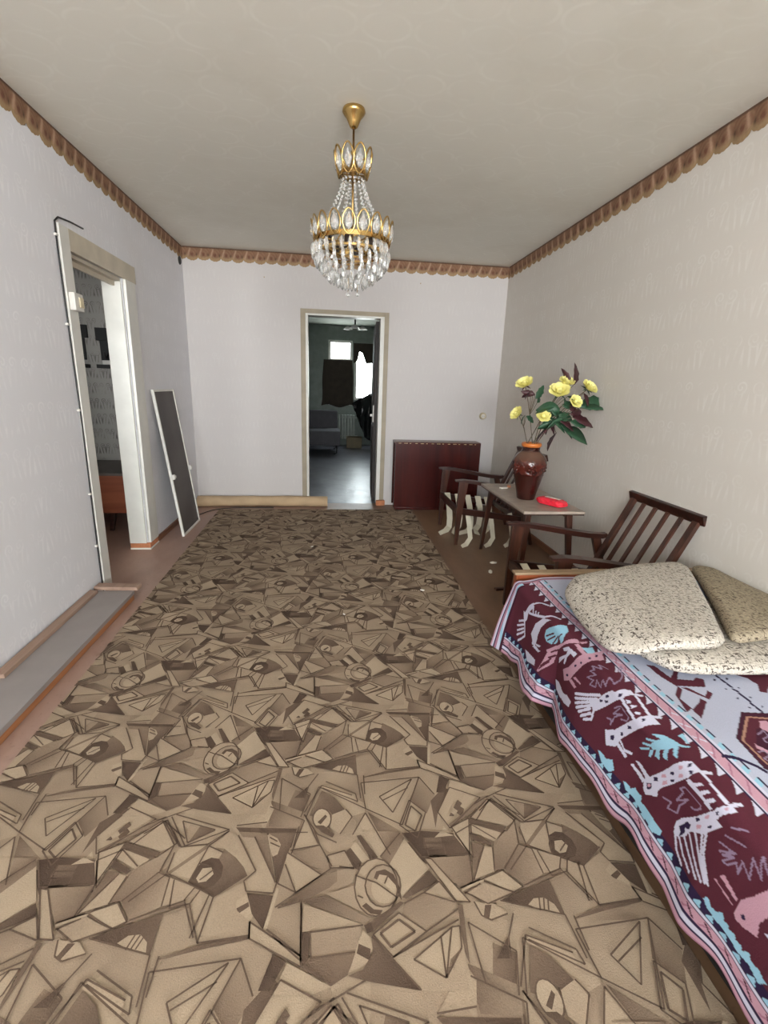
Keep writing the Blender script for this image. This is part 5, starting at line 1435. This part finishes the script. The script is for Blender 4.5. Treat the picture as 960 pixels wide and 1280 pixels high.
# ------------------------------------------------------------------ hall seen through the left doorway
t = thing('hall_cabinet', 'low reddish wooden cabinet with a dusty grey top in the hall', 'cabinet')
part('body', M_cab, t, lambda bm: box(bm, -2.55, -1.56, 4.11, 4.76, .165, .49, .003)); part('front_panel', M_cab, t, lambda bm: box(bm, -2.545, -1.565, 4.09, 4.108, .168, .49, .003))
part('top', M_cabtop, t, lambda bm: box(bm, -2.56, -1.55, 4.08, 4.77, .4905, .512, .003))
for x in (-2.45, -1.86, -1.62):
    for y in (4.16, 4.70): part('leg', M_dkwood, t, lambda bm: bar(bm, (x, y, .164), (x-.02, y-.03 if y < 4.4 else y+.02, 0), .045, .045, .028, .028, (0, 1, 0), .003))
for i, (x, w, h) in enumerate(((-2.29, .11, .26), (-2.02, .09, .24))):
    t = thing('coat_hook_board', ('left', 'right')[i]+' of the two dark coat hook boards on the hall wall', 'coat hook', (x, 4.779, 1.38), 0, 'hall coat hooks')
    part('board', M_dark, t, lambda bm: (box(bm, -w, w, -.03, 0, h-.02, h+.09, .004), box(bm, -w*.7, w*.7, -.02, 0, .05, h-.021, .004)))
    part('hook', M_dark, t, lambda bm: tube(bm, [(0, -.018, .10), (0, -.07, .06), (0, -.09, .09), (0, -.095, .12)], .008, 6))
    part('shelf', M_dark, t, lambda bm: box(bm, -w*.9, w*.9, -.09, 0, -.02, .012, .003)); part('pale_holder', M_plast, t, lambda bm: box(bm, -w*.4, w*.5, -.07, -.02, .0125, .05, .008))
bm = B(); rs = random.Random(8)
for k in range(3): box(bm, -.10+.06*k, .02+.06*k, -.06+.02*k, .05+.02*k, .004*k, .004*k+.003)
o = obj('paper_scraps', bm, M_litter); o.location = (-1.72, 4.42, .5125); o.rotation_euler = (0, 0, .6); tag(o, 'grey papers lying on the hall cabinet', 'paper')

# ------------------------------------------------------------------ room beyond the back doorway
def far_sofa():
    t = thing('far_sofa', 'grey couch standing in the dark room beyond the back doorway', 'sofa', (0, 0, 0))
    part('seat', M_farsofa, t, lambda bm: box(bm, -1.75, .17, 9.02, 9.75, .20, .44, .02)); part('backrest', M_farsofa, t, lambda bm: box(bm, -1.75, .13, 9.755, 9.93, .22, .78, .03))
    part('front_panel', M_farsofa, t, lambda bm: box(bm, -1.75, .17, 8.98, 9.015, .17, .43, .01))
    for x in (-1.6, .11):
        for y in (9.06, 9.85): part('leg', M_dark, t, lambda bm: tube(bm, [(x, y, .199 if y < 9.5 else .219), (x, y, .02), (x-.05, y-.04, 0.008)], .012, 8))
far_sofa()
def ribbon_cloth(bm, x0, x1, z0, z1, y, amp, nx=14, nz=12, wob=.02):
    rs = random.Random(11); g = []
    for i in range(nx+1):
        s = i/nx; col_ = []
        for j in range(nz+1):
            q = j/nz; fl_ = (1-q); x = x0+(x1-x0)*s+(s-.5)*.10*fl_+wob*fl_*math.sin(q*7+s*3)
            col_.append(bm.verts.new((x, y+amp*math.sin(s*15+q*1.5)*(.3+.7*fl_), z0+(z1-z0)*q+(.03*math.sin(s*9) if j == 0 else 0))))
        g.append(col_)
    for i in range(nx):
        for j in range(nz): bm.faces.new((g[i][j], g[i+1][j], g[i+1][j+1], g[i][j+1]))
bm = B(); ribbon_cloth(bm, -.16, .45, .84, 1.80, FAR_Y-.05, .02); o = obj('window_blanket', bm, M_curtain, None, True); md = o.modifiers.new('t', 'SOLIDIFY'); md.thickness = .008
tag(o, 'dark blanket hung over the lower part of the far window', 'curtain')
bm = B()                                                  # curtain over the balcony door, torn away at its middle
for pl in ([(.47, 2.15), (1.05, 2.15), (1.05, 1.78), (.93, 1.76), (.74, 1.74), (.66, 1.95), (.60, 1.98), (.56, 1.80), (.50, 1.75), (.47, 1.75)], [(.93, 1.765), (1.05, 1.785), (1.05, .1), (.90, .1), (.90, 1.30)]):
    bm.faces.new([bm.verts.new((x, FAR_Y-.04, z)) for x, z in pl])
o = obj('balcony_curtain', bm, M_curtain); md = o.modifiers.new('t', 'SOLIDIFY'); md.thickness = .008; tag(o, 'dark torn curtain around the far balcony door', 'curtain')
def sheet(bm):
    rs = random.Random(3); n, m = 12, 10; g = []
    A, Bq, Cq, Dq = Vector((.44, 10.25, .92)), Vector((1.08, 10.2, 1.28)), Vector((1.05, 10.1, .02)), Vector((.70, 10.0, .25))
    for i in range(n+1):
        row = []
        for j in range(m+1):
            s, q = i/n, j/m; p = A.lerp(Bq, s).lerp(Dq.lerp(Cq, s), q); p.y += .05*math.sin(s*13+q*5)+.03*rs.uniform(-1, 1); p.z += .02*rs.uniform(-1, 1); p.z = max(.012, p.z); row.append(bm.verts.new(p))
        g.append(row)
    for i in range(n):
        for j in range(m): bm.faces.new((g[i][j], g[i+1][j], g[i+1][j+1], g[i][j+1]))
o = part('plastic_sheet', M_black_sheet, None, sheet, smooth=True); md = o.modifiers.new('t', 'SOLIDIFY'); md.thickness = .004; tag(o, 'crumpled black plastic sheet heaped before the far balcony door', 'plastic sheet')
t = thing('radiator', 'pale ribbed radiator under the far window', 'radiator', (.30, FAR_Y-.10, .14))
for k in range(7): part('rib', M_rad, t, lambda bm: box(bm, -.20+.062*k, -.152+.062*k, -.045, .045, 0, .52, .014))
part('pipe', M_rad, t, lambda bm: (tube(bm, [(-.28, 0, .06), (.28, 0, .06)], .016, 8), tube(bm, [(-.28, 0, .46), (.28, 0, .46)], .016, 8), tube(bm, [(-.28, 0, -.139), (-.28, 0, .5)], .014, 8)))
t = thing('cardboard_box', 'low brownish box on the floor beneath the far radiator', 'box', (.47, 10.15, 0))
part('body', M_farwood, t, lambda bm: box(bm, -.14, .18, -.16, .16, 0, .22, .004)); part('flap', M_farwood, t, lambda bm: (hexa(bm, [(-.14, -.161, .22), (.18, -.161, .22), (.18, -.157, .22), (-.14, -.157, .22)], [(-.13, -.25, .26), (.17, -.25, .26), (.17, -.246, .262), (-.13, -.246, .262)])))
t = thing('far_ceiling_lamp', 'thin ceiling lamp with pale glass wings in the far room', 'lamp', (.37, 7.9, H))
part('rod', M_dark, t, lambda bm: tube(bm, [(0, 0, 0), (0, 0, -.33)], .012, 8)); part('canopy', M_dark, t, lathe, [(.05, 0), (.045, -.03), (.02, -.05)], 16)
M_lampglass = plain('lamp_glass', srgb(226, 228, 224), .2, var=.04)
for a in (.4, 2.5, 4.6):
    part('glass_shade', M_lampglass, t, lambda bm: lathe(bm, [(.02, 0), (.055, -.02), (.075, -.05), (.070, -.05), (.05, -.024), (.016, -.006)], 14, (.13*math.cos(a), .13*math.sin(a), -.31)))
    part('arm', M_dark, t, lambda bm: tube(bm, [(0, 0, -.32), (.07*math.cos(a), .07*math.sin(a), -.33), (.13*math.cos(a), .13*math.sin(a), -.308)], .006, 6))
